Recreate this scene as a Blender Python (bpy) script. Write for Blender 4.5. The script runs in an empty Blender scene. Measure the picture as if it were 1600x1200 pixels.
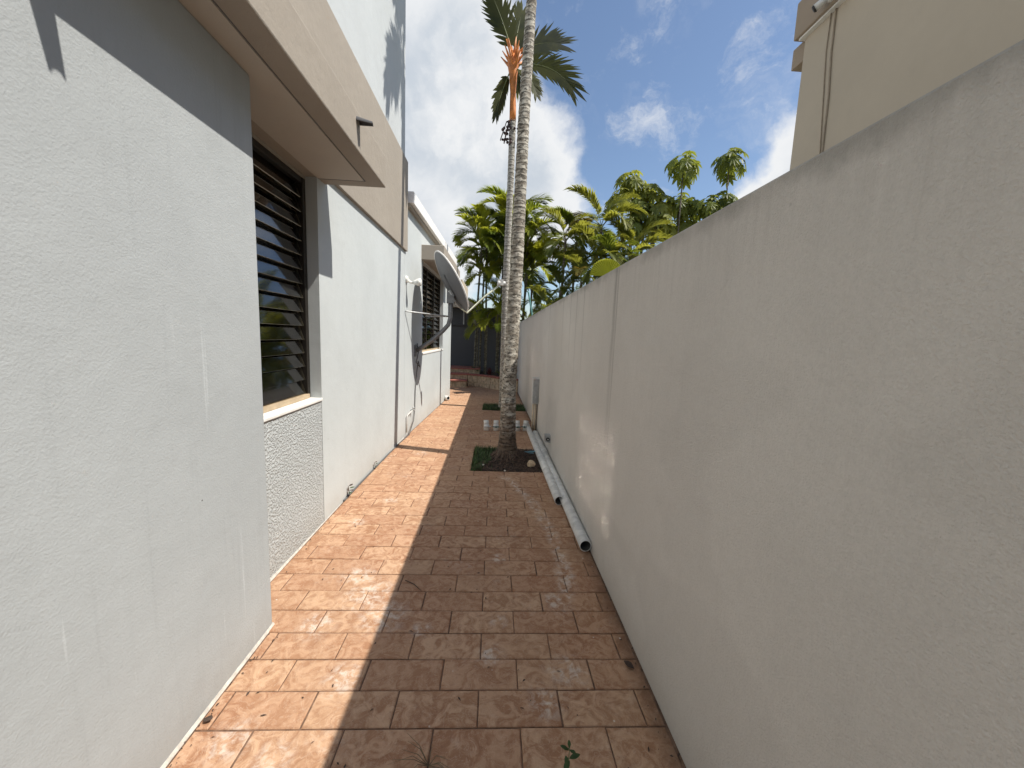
import bpy, bmesh, math, random
from mathutils import Vector, Matrix
random.seed(7)
S = bpy.context.scene
COL = S.collection
R = math.radians

# ------------------------------------------------------------------ camera
cam_d = bpy.data.cameras.new('camera'); cam = bpy.data.objects.new('camera', cam_d); COL.objects.link(cam)
cr, cu, cf = ((0.998325, -0.042844, 0.038879), (-0.033286, 0.124314, 0.991684), (0.047321, 0.991318, -0.122680))
cam.matrix_world = Matrix(((cr[0], cu[0], -cf[0], 0), (cr[1], cu[1], -cf[1], 0), (cr[2], cu[2], -cf[2], 1.6), (0, 0, 0, 1)))
cam_d.sensor_fit = 'HORIZONTAL'; cam_d.sensor_width = 36; cam_d.lens = 597.4 / 1600 * 36
cam_d.clip_start = 0.05; cam_d.clip_end = 2000
S.camera = cam

# ------------------------------------------------------------------ light, sky, exposure
TO_SUN = Vector((0.66, -0.145, 1.0)).normalized()
SUN_EL = math.asin(TO_SUN.z); SUN_AZ = math.atan2(TO_SUN.x, TO_SUN.y)
sun_d = bpy.data.lights.new('sun', 'SUN'); sun = bpy.data.objects.new('sun', sun_d); COL.objects.link(sun)
sun_d.energy = 5.0; sun_d.angle = R(0.5); sun_d.color = (1.0, 0.94, 0.85)
sun.rotation_euler = (-TO_SUN).to_track_quat('-Z', 'Y').to_euler(); sun.location = (20, -4, 30)

W = bpy.data.worlds.new('World'); S.world = W; W.use_nodes = True
wt = W.node_tree; wn = wt.nodes; wl = wt.links; wn.clear()


class NT:
    """small helper for building node trees"""
    def __init__(s, tree): s.t = tree; s.n = tree.nodes; s.l = tree.links
    def put(s, sock, v):
        if isinstance(v, bpy.types.NodeSocket): s.l.new(v, sock)
        elif v is not None: sock.default_value = v
    def math(s, op, a, b=None, c=None, clamp=False):
        n = s.n.new('ShaderNodeMath'); n.operation = op; n.use_clamp = clamp
        s.put(n.inputs[0], a)
        if b is not None: s.put(n.inputs[1], b)
        if c is not None: s.put(n.inputs[2], c)
        return n.outputs[0]
    def vmath(s, op, a, b=None):
        n = s.n.new('ShaderNodeVectorMath'); n.operation = op
        s.put(n.inputs[0], a)
        if b is not None: s.put(n.inputs[1], b)
        return n.outputs['Value'] if op in ('DOT_PRODUCT', 'LENGTH', 'DISTANCE') else n.outputs[0]
    def noise(s, vec, scale, detail=4, rough=.55, dist=0.0, out=0):
        n = s.n.new('ShaderNodeTexNoise'); s.put(n.inputs['Vector'], vec)
        n.inputs['Scale'].default_value = scale; n.inputs['Detail'].default_value = detail
        n.inputs['Roughness'].default_value = rough; n.inputs['Distortion'].default_value = dist
        return n.outputs[out]
    def voro(s, vec, scale, feature='F1', rand=1.0, out='Distance'):
        n = s.n.new('ShaderNodeTexVoronoi'); n.feature = feature; s.put(n.inputs['Vector'], vec)
        n.inputs['Scale'].default_value = scale; n.inputs['Randomness'].default_value = rand
        return n.outputs[out]
    def mapping(s, vec, scale=(1, 1, 1), loc=(0, 0, 0)):
        n = s.n.new('ShaderNodeMapping'); s.put(n.inputs[0], vec)
        n.inputs['Scale'].default_value = scale; n.inputs['Location'].default_value = loc
        return n.outputs[0]
    def rng(s, v, a, b, c=0.0, d=1.0, smooth=True):
        n = s.n.new('ShaderNodeMapRange'); n.interpolation_type = 'SMOOTHSTEP' if smooth else 'LINEAR'
        s.put(n.inputs[0], v)
        for i, x in enumerate((a, b, c, d)): n.inputs[i + 1].default_value = x
        return n.outputs[0]
    def mix(s, f, a, b, mode='MIX'):
        n = s.n.new('ShaderNodeMix'); n.data_type = 'RGBA'; n.blend_type = mode
        s.put(n.inputs[0], f)
        for i, v in ((6, a), (7, b)):
            if isinstance(v, (tuple, list)) and len(v) == 3: v = (*v, 1)
            s.put(n.inputs[i], v)
        return n.outputs[2]
    def bump(s, h, dist, strength=1.0, normal=None):
        n = s.n.new('ShaderNodeBump'); n.inputs['Distance'].default_value = dist; n.inputs['Strength'].default_value = strength
        s.put(n.inputs['Height'], h)
        if normal is not None: s.put(n.inputs['Normal'], normal)
        return n.outputs[0]
    def sep(s, v):
        n = s.n.new('ShaderNodeSeparateXYZ'); s.put(n.inputs[0], v); return n.outputs


w = NT(wt)
sky = wn.new('ShaderNodeTexSky'); sky.sky_type = 'NISHITA'; sky.sun_disc = False
sky.sun_elevation = SUN_EL; sky.sun_rotation = SUN_AZ; sky.air_density = 1.0; sky.dust_density = 0.6; sky.ozone_density = 1.4
dirv = wn.new('ShaderNodeTexCoord').outputs['Generated']
warp = w.noise(dirv, 5.0, 6, .6, out=1)
dw = w.vmath('ADD', dirv, w.vmath('MULTIPLY', w.vmath('SUBTRACT', warp, (.5, .5, .5)), (.16, .16, .16)))
cover = None
# cumulus banks: direction, angular radius (the large one stands over the far end of the passage)
for d, rad in (((-.20, .86, .47), .27), ((-.06, .90, .42), .23), ((.06, .915, .385), .15), ((-.10, .84, .53), .19), ((.02, .95, .30), .20), ((-.30, .93, .20), .34),
               ((.60, .73, .33), .13), ((.56, .79, .25), .13), ((.66, .60, .42), .15), ((.10, .70, .70), .05),
               ((-.8, .5, .33), .35), ((-.5, -.75, .4), .3), ((.3, -.9, .3), .3), ((.85, -.3, .3), .28), ((-.9, -.3, .3), .3), ((.9, .35, .2), .25)):
    v = Vector(d).normalized()
    b = w.rng(w.vmath('DISTANCE', dw, tuple(v)), 0.0, rad, 1.0, 0.0, smooth=False)
    cover = b if cover is None else w.math('MAXIMUM', cover, b)
edge = w.noise(dw, 7.0, 8, .62)
cover = w.math('ADD', cover, w.math('MULTIPLY', w.math('SUBTRACT', edge, .5), .55))
cloud = w.rng(cover, .0, .33)
wisp = w.math('MULTIPLY', w.rng(w.noise(w.mapping(dw, (1, 1, 1.6)), 6.5, 9, .66), .50, .78), .62)
cloud = w.math('MAXIMUM', cloud, wisp)
shade = w.rng(w.noise(dw, 4.2, 7, .6), .36, .62)
thick = w.rng(cover, .25, .75)
ccol = w.mix(w.math('MULTIPLY', shade, thick), (7.0, 7.1, 7.2), (4.7, 5.15, 5.7))
skyc = w.mix(cloud, w.mix(1.0, sky.outputs[0], (1.15, 1.15, 1.15), 'MULTIPLY'), ccol)
bg = wn.new('ShaderNodeBackground'); wl.new(skyc, bg.inputs[0]); bg.inputs[1].default_value = 0.10
wl.new(bg.outputs[0], wn.new('ShaderNodeOutputWorld').inputs[0])

S.view_settings.view_transform = 'Standard'; S.view_settings.look = 'None'
S.view_settings.exposure = 0.35; S.view_settings.gamma = 1.0; S.view_settings.use_curve_mapping = False
S.render.engine = 'CYCLES'
S.cycles.use_denoising = True; S.cycles.denoiser = 'OPENIMAGEDENOISE'
S.cycles.max_bounces = 9; S.cycles.diffuse_bounces = 7; S.cycles.glossy_bounces = 4; S.cycles.transmission_bounces = 6; S.cycles.transparent_max_bounces = 16
S.cycles.caustics_refractive = False; S.cycles.caustics_reflective = True; S.cycles.sample_clamp_indirect = 0.0; S.cycles.blur_glossy = 0.0

# ------------------------------------------------------------------ materials
def new_mat(name):
    m = bpy.data.materials.new(name); m.use_nodes = True
    t = NT(m.node_tree); p = m.node_tree.nodes['Principled BSDF']
    return m, t, p

def pos(t): return t.n.new('ShaderNodeNewGeometry').outputs['Position']

def plain(name, col, rough=.5, metal=0.0, var=.12, scale=20, bump=0.0, spec=.5):
    m, t, p = new_mat(name)
    o = t.n.new('ShaderNodeTexCoord').outputs['Object']
    nz = t.noise(o, scale, 5, .6)
    dark = tuple(c * (1 - var) for c in col); light = tuple(min(1, c * (1 + var)) for c in col)
    t.put(p.inputs['Base Color'], t.mix(t.rng(nz, .3, .7), dark, light))
    p.inputs['Roughness'].default_value = rough; p.inputs['Metallic'].default_value = metal
    p.inputs['Specular IOR Level'].default_value = spec
    if bump: t.put(p.inputs['Normal'], t.bump(nz, bump))
    return m

def stucco(name, col, grain=140, relief=.0016, lump=.003, streak=0.10, chips=.35, coarse=0.0, grain_shade=0.0, runs=0.0, cracks=False, drips=(), top=None, rough=.75):
    m, t, p = new_mat(name)
    g = pos(t)
    big = t.noise(g, 1.1, 5, .55)
    mid = t.noise(g, 7, 5, .6)
    c = t.mix(t.rng(big, .3, .7), tuple(x * .95 for x in col), tuple(min(1, x * 1.04) for x in col))
    c = t.mix(t.math('MULTIPLY', t.rng(mid, .45, .8), .25), c, tuple(x * .88 for x in col))
    # faint vertical rain streaks
    sv = t.noise(t.mapping(g, (9, 9, .35)), 3.0, 6, .65)
    c = t.mix(t.math('MULTIPLY', t.rng(sv, .52, .78), streak), c, tuple(x * .55 for x in col))
    sl = t.noise(t.mapping(g, (14, 14, .5), (3, 7, 1)), 2.4, 5, .6)
    c = t.mix(t.math('MULTIPLY', t.rng(sl, .6, .8), streak * .9), c, tuple(min(1, x * 1.35) for x in col))
    if top is not None:      # grime washed down from the wall's top edge
        zz = t.sep(g)[2]
        edge = t.math('MULTIPLY', t.rng(t.math('ADD', zz, t.math('MULTIPLY', sv, .5)), top - .05, top + .4), .40)
        c = t.mix(edge, c, tuple(x * .62 for x in col))
        for (y, wd, lo, a) in drips:
            d = t.rng(t.math('ABSOLUTE', t.math('SUBTRACT', t.math('ADD', t.sep(g)[1], t.math('MULTIPLY', t.noise(t.mapping(g, (1, 1, .7)), 4, 3), wd * .8)), y + wd * .4)), 0, wd, 1, 0)
            d = t.math('MULTIPLY', d, t.rng(zz, lo, top, .0, a, smooth=False))
            d = t.math('MULTIPLY', d, t.rng(t.noise(t.mapping(g, (30, 30, 1.2)), 2, 4), .3, .6, .35, 1))
            c = t.mix(d, c, tuple(x * .45 for x in col))
    splash = t.math('MULTIPLY', t.rng(t.math('ADD', t.sep(g)[2], t.math('MULTIPLY', t.noise(g, 6, 5, .65), .30)), .10, .40, 1, 0), .28)
    c = t.mix(splash, c, tuple(x * f for x, f in zip(col, (.62, .54, .46))))
    if runs:       # thin pale paint runs
        rn = t.noise(t.mapping(g, (16, 16, .55), (7, 1, 4)), 2.2, 4, .55)
        rk = t.rng(t.noise(t.mapping(g, (2.2, 2.2, 1.3), (1, 6, 2)), 1.6, 3), .48, .62)
        c = t.mix(t.math('MULTIPLY', t.math('MULTIPLY', t.rng(rn, .63, .70), rk), runs), c, tuple(min(1, x * 1.7) for x in col))
    if cracks:
        gw = t.vmath('ADD', g, t.vmath('MULTIPLY', t.noise(g, 5, 5, .6, out=1), (.22, .22, .22)))
        ck = t.rng(t.voro(t.mapping(gw, (1, 1, 1.7)), 1.25, 'DISTANCE_TO_EDGE'), .0, .006, 1, 0)
        ck = t.math('MULTIPLY', ck, t.math('MULTIPLY', t.rng(t.sep(g)[2], 1.55, 1.9), t.rng(t.noise(g, 1.7, 3), .46, .56)))
        ck = t.math('MULTIPLY', ck, t.rng(t.sep(g)[1], .75, 1.0, 1, .12))
        c = t.mix(t.math('MULTIPLY', ck, .7), c, tuple(x * .3 for x in col))
        te = t.math('MULTIPLY', t.rng(t.math('ADD', t.sep(g)[2], t.math('MULTIPLY', t.noise(g, 8, 5, .7), .12)), 2.06, 2.13), t.rng(t.noise(g, 3, 3), .35, .6, .05, .40))
        c = t.mix(te, c, (.10, .10, .085))
        pt = t.rng(t.noise(t.mapping(g, (1, .6, 1), (5, 2, 1)), 1.3, 3, .4), .56, .60)
        c = t.mix(t.math('MULTIPLY', pt, .16), c, tuple(x * .72 for x in col))
    if grain_shade:  # fine shading of the grain put into the colour
        c = t.mix(t.math('MULTIPLY', t.rng(t.noise(g, 95, 4, .7), .35, .75), grain_shade), c, tuple(x * .45 for x in col))
    # chips and flecks
    vd = t.voro(g, 5.5); vn = t.noise(g, 60, 3)
    fleck = t.math('MULTIPLY', t.rng(t.math('ADD', vd, t.math('MULTIPLY', vn, .05)), .030, .05, 1, 0), chips)
    c = t.mix(fleck, c, tuple(min(1, x * 1.5) for x in col))
    vd2 = t.voro(t.mapping(g, (1, 1, 1), (4.4, 1.7, 2.1)), 2.3)
    c = t.mix(t.math('MULTIPLY', t.rng(vd2, .008, .016, 1, 0), chips * 1.6, clamp=True), c, (.06, .055, .05))
    t.put(p.inputs['Base Color'], c)
    p.inputs['Roughness'].default_value = rough; p.inputs['Specular IOR Level'].default_value = .25
    h1 = t.noise(g, grain, 3, .6)
    lumps = t.noise(g, 11, 7, .58)
    n = t.bump(lumps, lump * 6, .5)
    n = t.bump(h1, relief, 1, n)
    if coarse:
        blob = t.rng(t.noise(g, 62, 3, .5, .4), .40, .62)
        n = t.bump(blob, coarse, 1, n)
    t.put(p.inputs['Normal'], n)
    return m

M = {}
M['wall'] = stucco('painted_stucco_pale', (.50, .535, .54), grain=120, relief=.0012, lump=.0009, streak=.10, chips=.20)
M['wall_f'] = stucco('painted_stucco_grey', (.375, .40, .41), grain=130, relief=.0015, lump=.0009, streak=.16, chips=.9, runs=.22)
M['wall_up'] = stucco('painted_stucco_upper', (.49, .52, .53), grain=120, relief=.0012, lump=.0015, streak=.10, chips=.0)
M['rough'] = stucco('rough_cast_stucco', (.47, .50, .505), grain=160, relief=.001, lump=.001, streak=.03, chips=0, coarse=.007)
M['taupe'] = stucco('painted_stucco_taupe', (.33, .295, .25), grain=140, relief=.0012, lump=.0018, streak=.10, chips=.15)
M['bound'] = stucco('boundary_stucco', (.625, .61, .575), grain_shade=.15, grain=170, relief=.0045, lump=.0016, cracks=True, streak=.10, chips=.12, top=2.08,
                    drips=((2.55, .05, .6, .9), (2.50, .02, .3, .9), (3.45, .03, 1.0, .7), (3.75, .03, .9, .7), (4.05, .025, 1.1, .7), (4.5, .04, 1.2, .6), (5.6, .05, 1.0, .5)))
M['soffit_lit'] = stucco('taupe_bounce_lit', (.47, .44, .39), grain=150, relief=.0008, lump=.0008, streak=.0, chips=.1)  # canopy taupe lightened to stand in for bounced light
M['neigh'] = stucco('beige_stucco', (.50, .435, .345), grain=160, relief=.0012, lump=.001, streak=.05, chips=0)
M['neigh_d'] = stucco('brown_stucco', (.34, .275, .21), grain=160, relief=.0012, lump=.001, streak=.06, chips=0)
M['charcoal'] = stucco('charcoal_paint', (.115, .118, .125), grain=120, relief=.001, lump=.001, streak=.08, chips=0)
M['charcoal2'] = plain('dark_panel', (.07, .072, .078), .6)
M['roof'] = plain('white_roof_coat', (.78, .78, .77), .6, bump=.002)
M['trim'] = plain('bright_trim', (.74, .73, .70), .6, var=.06)
M['bronze'] = plain('bronze_aluminium', (.022, .018, .014), .45, .3)
M['alu'] = plain('mill_aluminium', (.55, .53, .48), .4, .7)
M['railwood'] = plain('tan_rail', (.42, .33, .22), .5)
M['interior'] = plain('interior_paint', (.16, .13, .10), .8)
M['curtain'] = plain('pale_curtain', (.55, .50, .42), .9)
M['pvc'] = plain('white_pvc', (.68, .68, .65), .4, var=.16, scale=11)
M['pvc_in'] = plain('pvc_bore', (.10, .095, .085), .8)
M['conduit'] = plain('tan_conduit', (.60, .50, .36), .5)
M['conduit2'] = plain('dark_conduit', (.20, .16, .12), .6)
M['galv'] = plain('galvanised_steel', (.42, .43, .43), .45, .35, var=.2, scale=9)
M['boxgrey'] = plain('grey_enamel', (.36, .37, .37), .5, .1, var=.2, scale=8)
M['boxpale'] = plain('pale_enamel', (.55, .55, .53), .5)
M['black'] = plain('black_plastic', (.02, .02, .02), .5)
M['cable'] = plain('cable_grey', (.10, .10, .10), .6)
M['cable_b'] = plain('cable_beige', (.33, .27, .20), .6)
M['dish'] = plain('dish_grey_paint', (.15, .156, .168), .5, .1, var=.08, scale=3)
M['dish_rim'] = plain('dish_white_paint', (.72, .72, .71), .45)
M['mast'] = plain('mast_steel', (.20, .205, .215), .45, .4)
M['armpale'] = plain('dish_arm', (.62, .64, .50), .4, .2)
M['lampw'] = plain('lamp_white', (.80, .80, .76), .35)
M['green_p'] = plain('green_plastic', (.03, .09, .08), .5)
M['teal'] = plain('teal_paint', (.10, .26, .25), .5)
M['blue'] = plain('blue_string', (.25, .50, .58), .6)
M['stone'] = plain('tan_stone', (.56, .43, .28), .85, var=.3, scale=14, bump=.006)
M['pebble'] = plain('pale_stone', (.60, .55, .47), .8, var=.2, scale=30)
M['redbrick'] = plain('red_brick', (.36, .13, .095), .8, var=.3, scale=18, bump=.003)
M['redtile'] = plain('red_step_tile', (.40, .15, .11), .6, var=.2, scale=14, bump=.002)
M['soil'] = plain('dark_soil', (.045, .034, .026), .95, var=.4, scale=40, bump=.02)
M['mulch'] = plain('mulch', (.085, .055, .038), .9, var=.5, scale=30)
M['ground'] = plain('ground_earth', (.14, .13, .09), .95, var=.3, scale=3)
M['grass'] = plain('grass_green', (.060, .105, .028), .6, var=.4, scale=12)
M['dry'] = plain('dry_grass', (.16, .12, .07), .8, var=.3)
M['brownleaf'] = plain('dead_leaf', (.055, .035, .025), .8, var=.3, scale=60)
M['fruit'] = plain('palm_fruit', (.045, .022, .020), .5)

def leaf_mat(name, a, b, tl, trans=.35, rough=.5, scale=2.2):
    m, t, p = new_mat(name)
    g = pos(t)
    inf = t.n.new('ShaderNodeObjectInfo').outputs['Random']
    f = t.rng(t.math('ADD', t.noise(g, scale, 4, .6), t.math('MULTIPLY', t.math('SUBTRACT', inf, .5), .35)), .32, .68)
    c = t.mix(f, a, b)
    t.put(p.inputs['Base Color'], c); p.inputs['Roughness'].default_value = rough; p.inputs['Specular IOR Level'].default_value = .3
    tr = t.n.new('ShaderNodeBsdfTranslucent'); t.put(tr.inputs[0], t.mix(f, tuple(x * .8 for x in tl), tl))
    mx = t.n.new('ShaderNodeMixShader'); mx.inputs[0].default_value = trans
    t.l.new(p.outputs[0], mx.inputs[1]); t.l.new(tr.outputs[0], mx.inputs[2])
    t.l.new(mx.outputs[0], t.n['Material Output'].inputs[0])
    return m
M['frond'] = leaf_mat('frond_bright', (.10, .15, .018), (.30, .31, .035), (.56, .58, .05), .52)
M['frond_d'] = leaf_mat('frond_deep', (.035, .062, .015), (.14, .175, .028), (.34, .40, .04), .44)
M['frond_2'] = leaf_mat('frond_crownshaft_palm', (.018, .028, .008), (.066, .070, .015), (.15, .16, .018), .25)
M['frond_m'] = leaf_mat('frond_mixed', (.07, .10, .026), (.22, .23, .045), (.46, .46, .06), .46)
M['frond_y'] = leaf_mat('frond_yellowing', (.10, .10, .02), (.26, .17, .03), (.35, .24, .03), .3)
M['umbrella'] = leaf_mat('umbrella_leaf', (.05, .08, .025), (.20, .235, .05), (.36, .40, .05), .36, .5)
M['umbrella_y'] = leaf_mat('umbrella_leaf_light', (.11, .14, .035), (.36, .37, .09), (.54, .56, .08), .42, .5)
M['shrub'] = leaf_mat('shrub_leaf', (.018, .034, .012), (.055, .075, .022), (.09, .12, .02), .2)
M['seedling'] = leaf_mat('seedling_leaf', (.030, .065, .022), (.055, .10, .035), (.08, .13, .03), .25, scale=20)
M['ti'] = leaf_mat('pink_leaf', (.10, .03, .03), (.35, .18, .14), (.2, .08, .06), .2)
M['orange'] = plain('orange_crownshaft', (.50, .17, .035), .45, var=.35, scale=9)
M['petiole'] = plain('green_petiole', (.13, .15, .05), .5, var=.3, scale=8)

def trunk_mat(name, base, pale, dark, low=None, patch=9.0, ring=0.0):
    m, t, p = new_mat(name)
    g = pos(t)
    n1 = t.noise(t.mapping(g, (1, 1, 1.6)), patch, 6, .62, .4)
    n2 = t.noise(t.mapping(g, (1, 1, 2.2), (3, 2, 5)), patch * 2.3, 5, .65)
    c = t.mix(t.rng(n1, .42, .58), base, pale)
    c = t.mix(t.math('MULTIPLY', t.rng(n2, .50, .58), .9), c, dark)
    if ring:
        zr = t.math('ADD', t.math('MULTIPLY', t.sep(g)[2], 1 / ring), t.math('MULTIPLY', t.noise(g, 7, 4), 1.1))
        fr_ = t.math('FRACT', zr)
        c = t.mix(t.math('MULTIPLY', t.math('MULTIPLY', t.rng(fr_, .55, .95), t.rng(n1, .3, .6, .35, .9)), t.rng(t.sep(g)[2], 1.2, 3.2, .35, 1.0)), c, dark)
        c = t.mix(t.math('MULTIPLY', t.rng(fr_, .0, .28, 1, 0), t.rng(t.sep(g)[2], 1.2, 3.2, .2, .55)), c, tuple(x * 1.1 for x in pale))
    if low:  # brown foot of the trunk, with some shade mixed into its colour
        f = t.rng(t.math('ADD', t.sep(g)[2], t.math('MULTIPLY', n1, .8)), .6, 1.25, 1, 0)
        c = t.mix(t.math('MULTIPLY', f, .9), c, t.mix(t.rng(n2, .4, .6), low, tuple(x * .5 for x in low)))
    t.put(p.inputs['Base Color'], c); p.inputs['Roughness'].default_value = .85
    t.put(p.inputs['Normal'], t.bump(n2, .006))
    return m
M['trunk1'] = trunk_mat('ringed_palm_bark', (.22, .19, .15), (.50, .47, .40), (.055, .048, .036), low=(.13, .085, .055), ring=.078)
M['trunk2'] = trunk_mat('slender_palm_bark', (.27, .25, .21), (.50, .48, .43), (.10, .09, .07), patch=14, ring=.09)
M['stem'] = trunk_mat('cane_bark', (.13, .12, .075), (.25, .23, .17), (.05, .045, .03), patch=10)
M['bark'] = trunk_mat('grey_bark', (.13, .105, .08), (.24, .21, .17), (.05, .04, .03), patch=8)

# glass of the louvre windows
def glass_mat():
    m, t, p = new_mat('bronze_louvre_glass'); t.n.remove(p)
    tr = t.n.new('ShaderNodeBsdfTransparent'); tr.inputs[0].default_value = (.42, .38, .33, 1)
    gl = t.n.new('ShaderNodeBsdfGlossy'); gl.inputs['Roughness'].default_value = .03; gl.inputs[0].default_value = (.95, .97, 1, 1)
    fr = t.n.new('ShaderNodeFresnel'); fr.inputs[0].default_value = 1.55
    mx = t.n.new('ShaderNodeMixShader')
    t.put(mx.inputs[0], t.math('ADD', t.math('MULTIPLY', fr.outputs[0], .7), .125, clamp=True))
    g2 = t.n.new('ShaderNodeBsdfGlossy'); g2.inputs['Roughness'].default_value = .10      # broad lobe added so reflected sun shows on the boundary wall
    gm = t.n.new('ShaderNodeMixShader'); gm.inputs[0].default_value = .62
    t.l.new(gl.outputs[0], gm.inputs[1]); t.l.new(g2.outputs[0], gm.inputs[2])
    t.l.new(tr.outputs[0], mx.inputs[1]); t.l.new(gm.outputs[0], mx.inputs[2])
    t.l.new(mx.outputs[0], t.n['Material Output'].inputs[0])
    return m
M['glass'] = glass_mat()
M['glass_edge'] = plain('glass_edge', (.62, .66, .60), .25)

# stamped clay pavers: colour lives in the world's space so that stains run across tiles
def tile_mat():
    m, t, p = new_mat('stamped_clay_tile')
    g = pos(t); xyz = t.sep(g)
    rnd = t.n.new('ShaderNodeObjectInfo').outputs['Random']
    shift = t.vmath('ADD', g, t.vmath('MULTIPLY', t.n.new('ShaderNodeCombineXYZ').outputs[0], (0, 0, 0)))
    cx = t.n.new('ShaderNodeCombineXYZ'); t.put(cx.inputs[2], t.math('MULTIPLY', rnd, 9.0))
    gt = t.vmath('ADD', g, cx.outputs[0])
    swirl = t.noise(gt, 13, 6, .62, 1.4)
    fine = t.noise(gt, 75, 4, .6)
    big = t.noise(g, 1.6, 4, .55)
    c = t.mix(t.rng(swirl, .37, .63), (.31, .160, .088), (.53, .345, .222))
    c = t.mix(t.math('MULTIPLY', t.rng(big, .35, .65), .35), c, (.47, .31, .19))
    c = t.mix(t.math('MULTIPLY', rnd, .40), c, (.29, .135, .075))
    c = t.mix(t.math('MULTIPLY', t.rng(fine, .55, .75), .28), c, (.16, .08, .05))
    # thin whitish veins of the stamped pattern
    vein = t.math('ABSOLUTE', t.math('SUBTRACT', t.noise(gt, 16, 5, .6, 1.8), .5))
    c = t.mix(t.math('MULTIPLY', t.rng(vein, 0, .022, 1, 0), .30), c, (.60, .46, .35))
    wet = t.math('MULTIPLY', t.rng(t.math('ADD', xyz[0], t.math('MULTIPLY', t.noise(g, 7, 4), .10)), .70, .82), .6)
    c = t.mix(wet, c, (.10, .055, .035))
    worn = t.rng(t.noise(t.mapping(g, (1.4, .5, 1), (2, 3, 0)), 2.2, 4), .5, .75)
    c = t.mix(t.math('MULTIPLY', worn, .35), c, (.24, .13, .08))
    # lime and paint stains: an arc in front of the tree pit, splashes by the wall, scattered drops
    f_arc = t.math('SUBTRACT', .53, t.math('MULTIPLY', .15, t.math('POWER', t.math('SUBTRACT', xyz[1], 2.65), 2.0)))
    wob = t.math('MULTIPLY', t.math('SUBTRACT', t.noise(g, 6, 3), .5), .12)
    arc = t.rng(t.math('ABSOLUTE', t.math('ADD', t.math('SUBTRACT', xyz[0], f_arc), wob)), .0, .085, 1, 0)
    arc = t.math('MULTIPLY', arc, t.math('MULTIPLY', t.rng(xyz[1], 1.9, 2.3), t.rng(xyz[1], 4.2, 4.35, 1, 0)))
    stain = t.math('MULTIPLY', arc, 1.0)
    for (x, y, r) in ((-.58, 2.02, .20), (-.72, 2.2, .22), (-1.12, 3.1, .10), (-.95, 3.55, .10), (.03, 1.75, .10), (.40, 1.66, .14), (-.95, 5.1, .13), (-.84, 2.38, .16), (-.92, 1.95, .14),
                      (.07, 1.98, .07), (.28, 1.5, .12), (-.98, 1.35, .12), (-.78, 1.28, .10), (-.65, 1.62, .13), (-.35, 1.92, .08), (.08, 2.6, .09), (.42, 2.15, .12)):
        d = t.vmath('DISTANCE', g, (x, y, 0))
        stain = t.math('MAXIMUM', stain, t.rng(d, r * .15, r, .95, 0))
    patchy = t.rng(t.noise(g, 22, 6, .68, .5), .42, .66)
    stain = t.math('MULTIPLY', stain, patchy)
    haze = t.math('MULTIPLY', t.rng(t.noise(g, 2.7, 5, .6), .52, .72), t.math('MULTIPLY', t.rng(t.noise(g, 28, 5, .65), .45, .7), .42))
    stain = t.math('MAXIMUM', stain, haze)
    c = t.mix(t.math('MULTIPLY', stain, .72), c, (.66, .60, .53))
    drop = t.voro(g, 9.0); dn = t.noise(g, 3, 2)
    c = t.mix(t.math('MULTIPLY', t.rng(drop, .035, .055, 1, 0), t.rng(dn, .45, .6, 0, .8)), c, (.68, .63, .56))
    d2 = t.voro(t.mapping(g, (1, 1, 1), (2.3, 5.1, 0)), 3.1)
    c = t.mix(t.rng(d2, .012, .026, .8, 0), c, (.03, .022, .018))
    t.put(p.inputs['Base Color'], c)
    t.put(p.inputs['Roughness'], t.rng(swirl, .3, .7, .7, .9)); p.inputs['Specular IOR Level'].default_value = .2
    n = t.bump(swirl, .010, .6); n = t.bump(fine, .0012, 1, n)
    t.put(p.inputs['Normal'], n)
    return m
M['tile'] = tile_mat()
M['grout'] = plain('dark_grout', (.15, .09, .058), .95, var=.4, scale=25, bump=.002)
M['mortar'] = plain('pale_mortar', (.50, .47, .42), .9, var=.2, scale=30, bump=.003)

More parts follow.
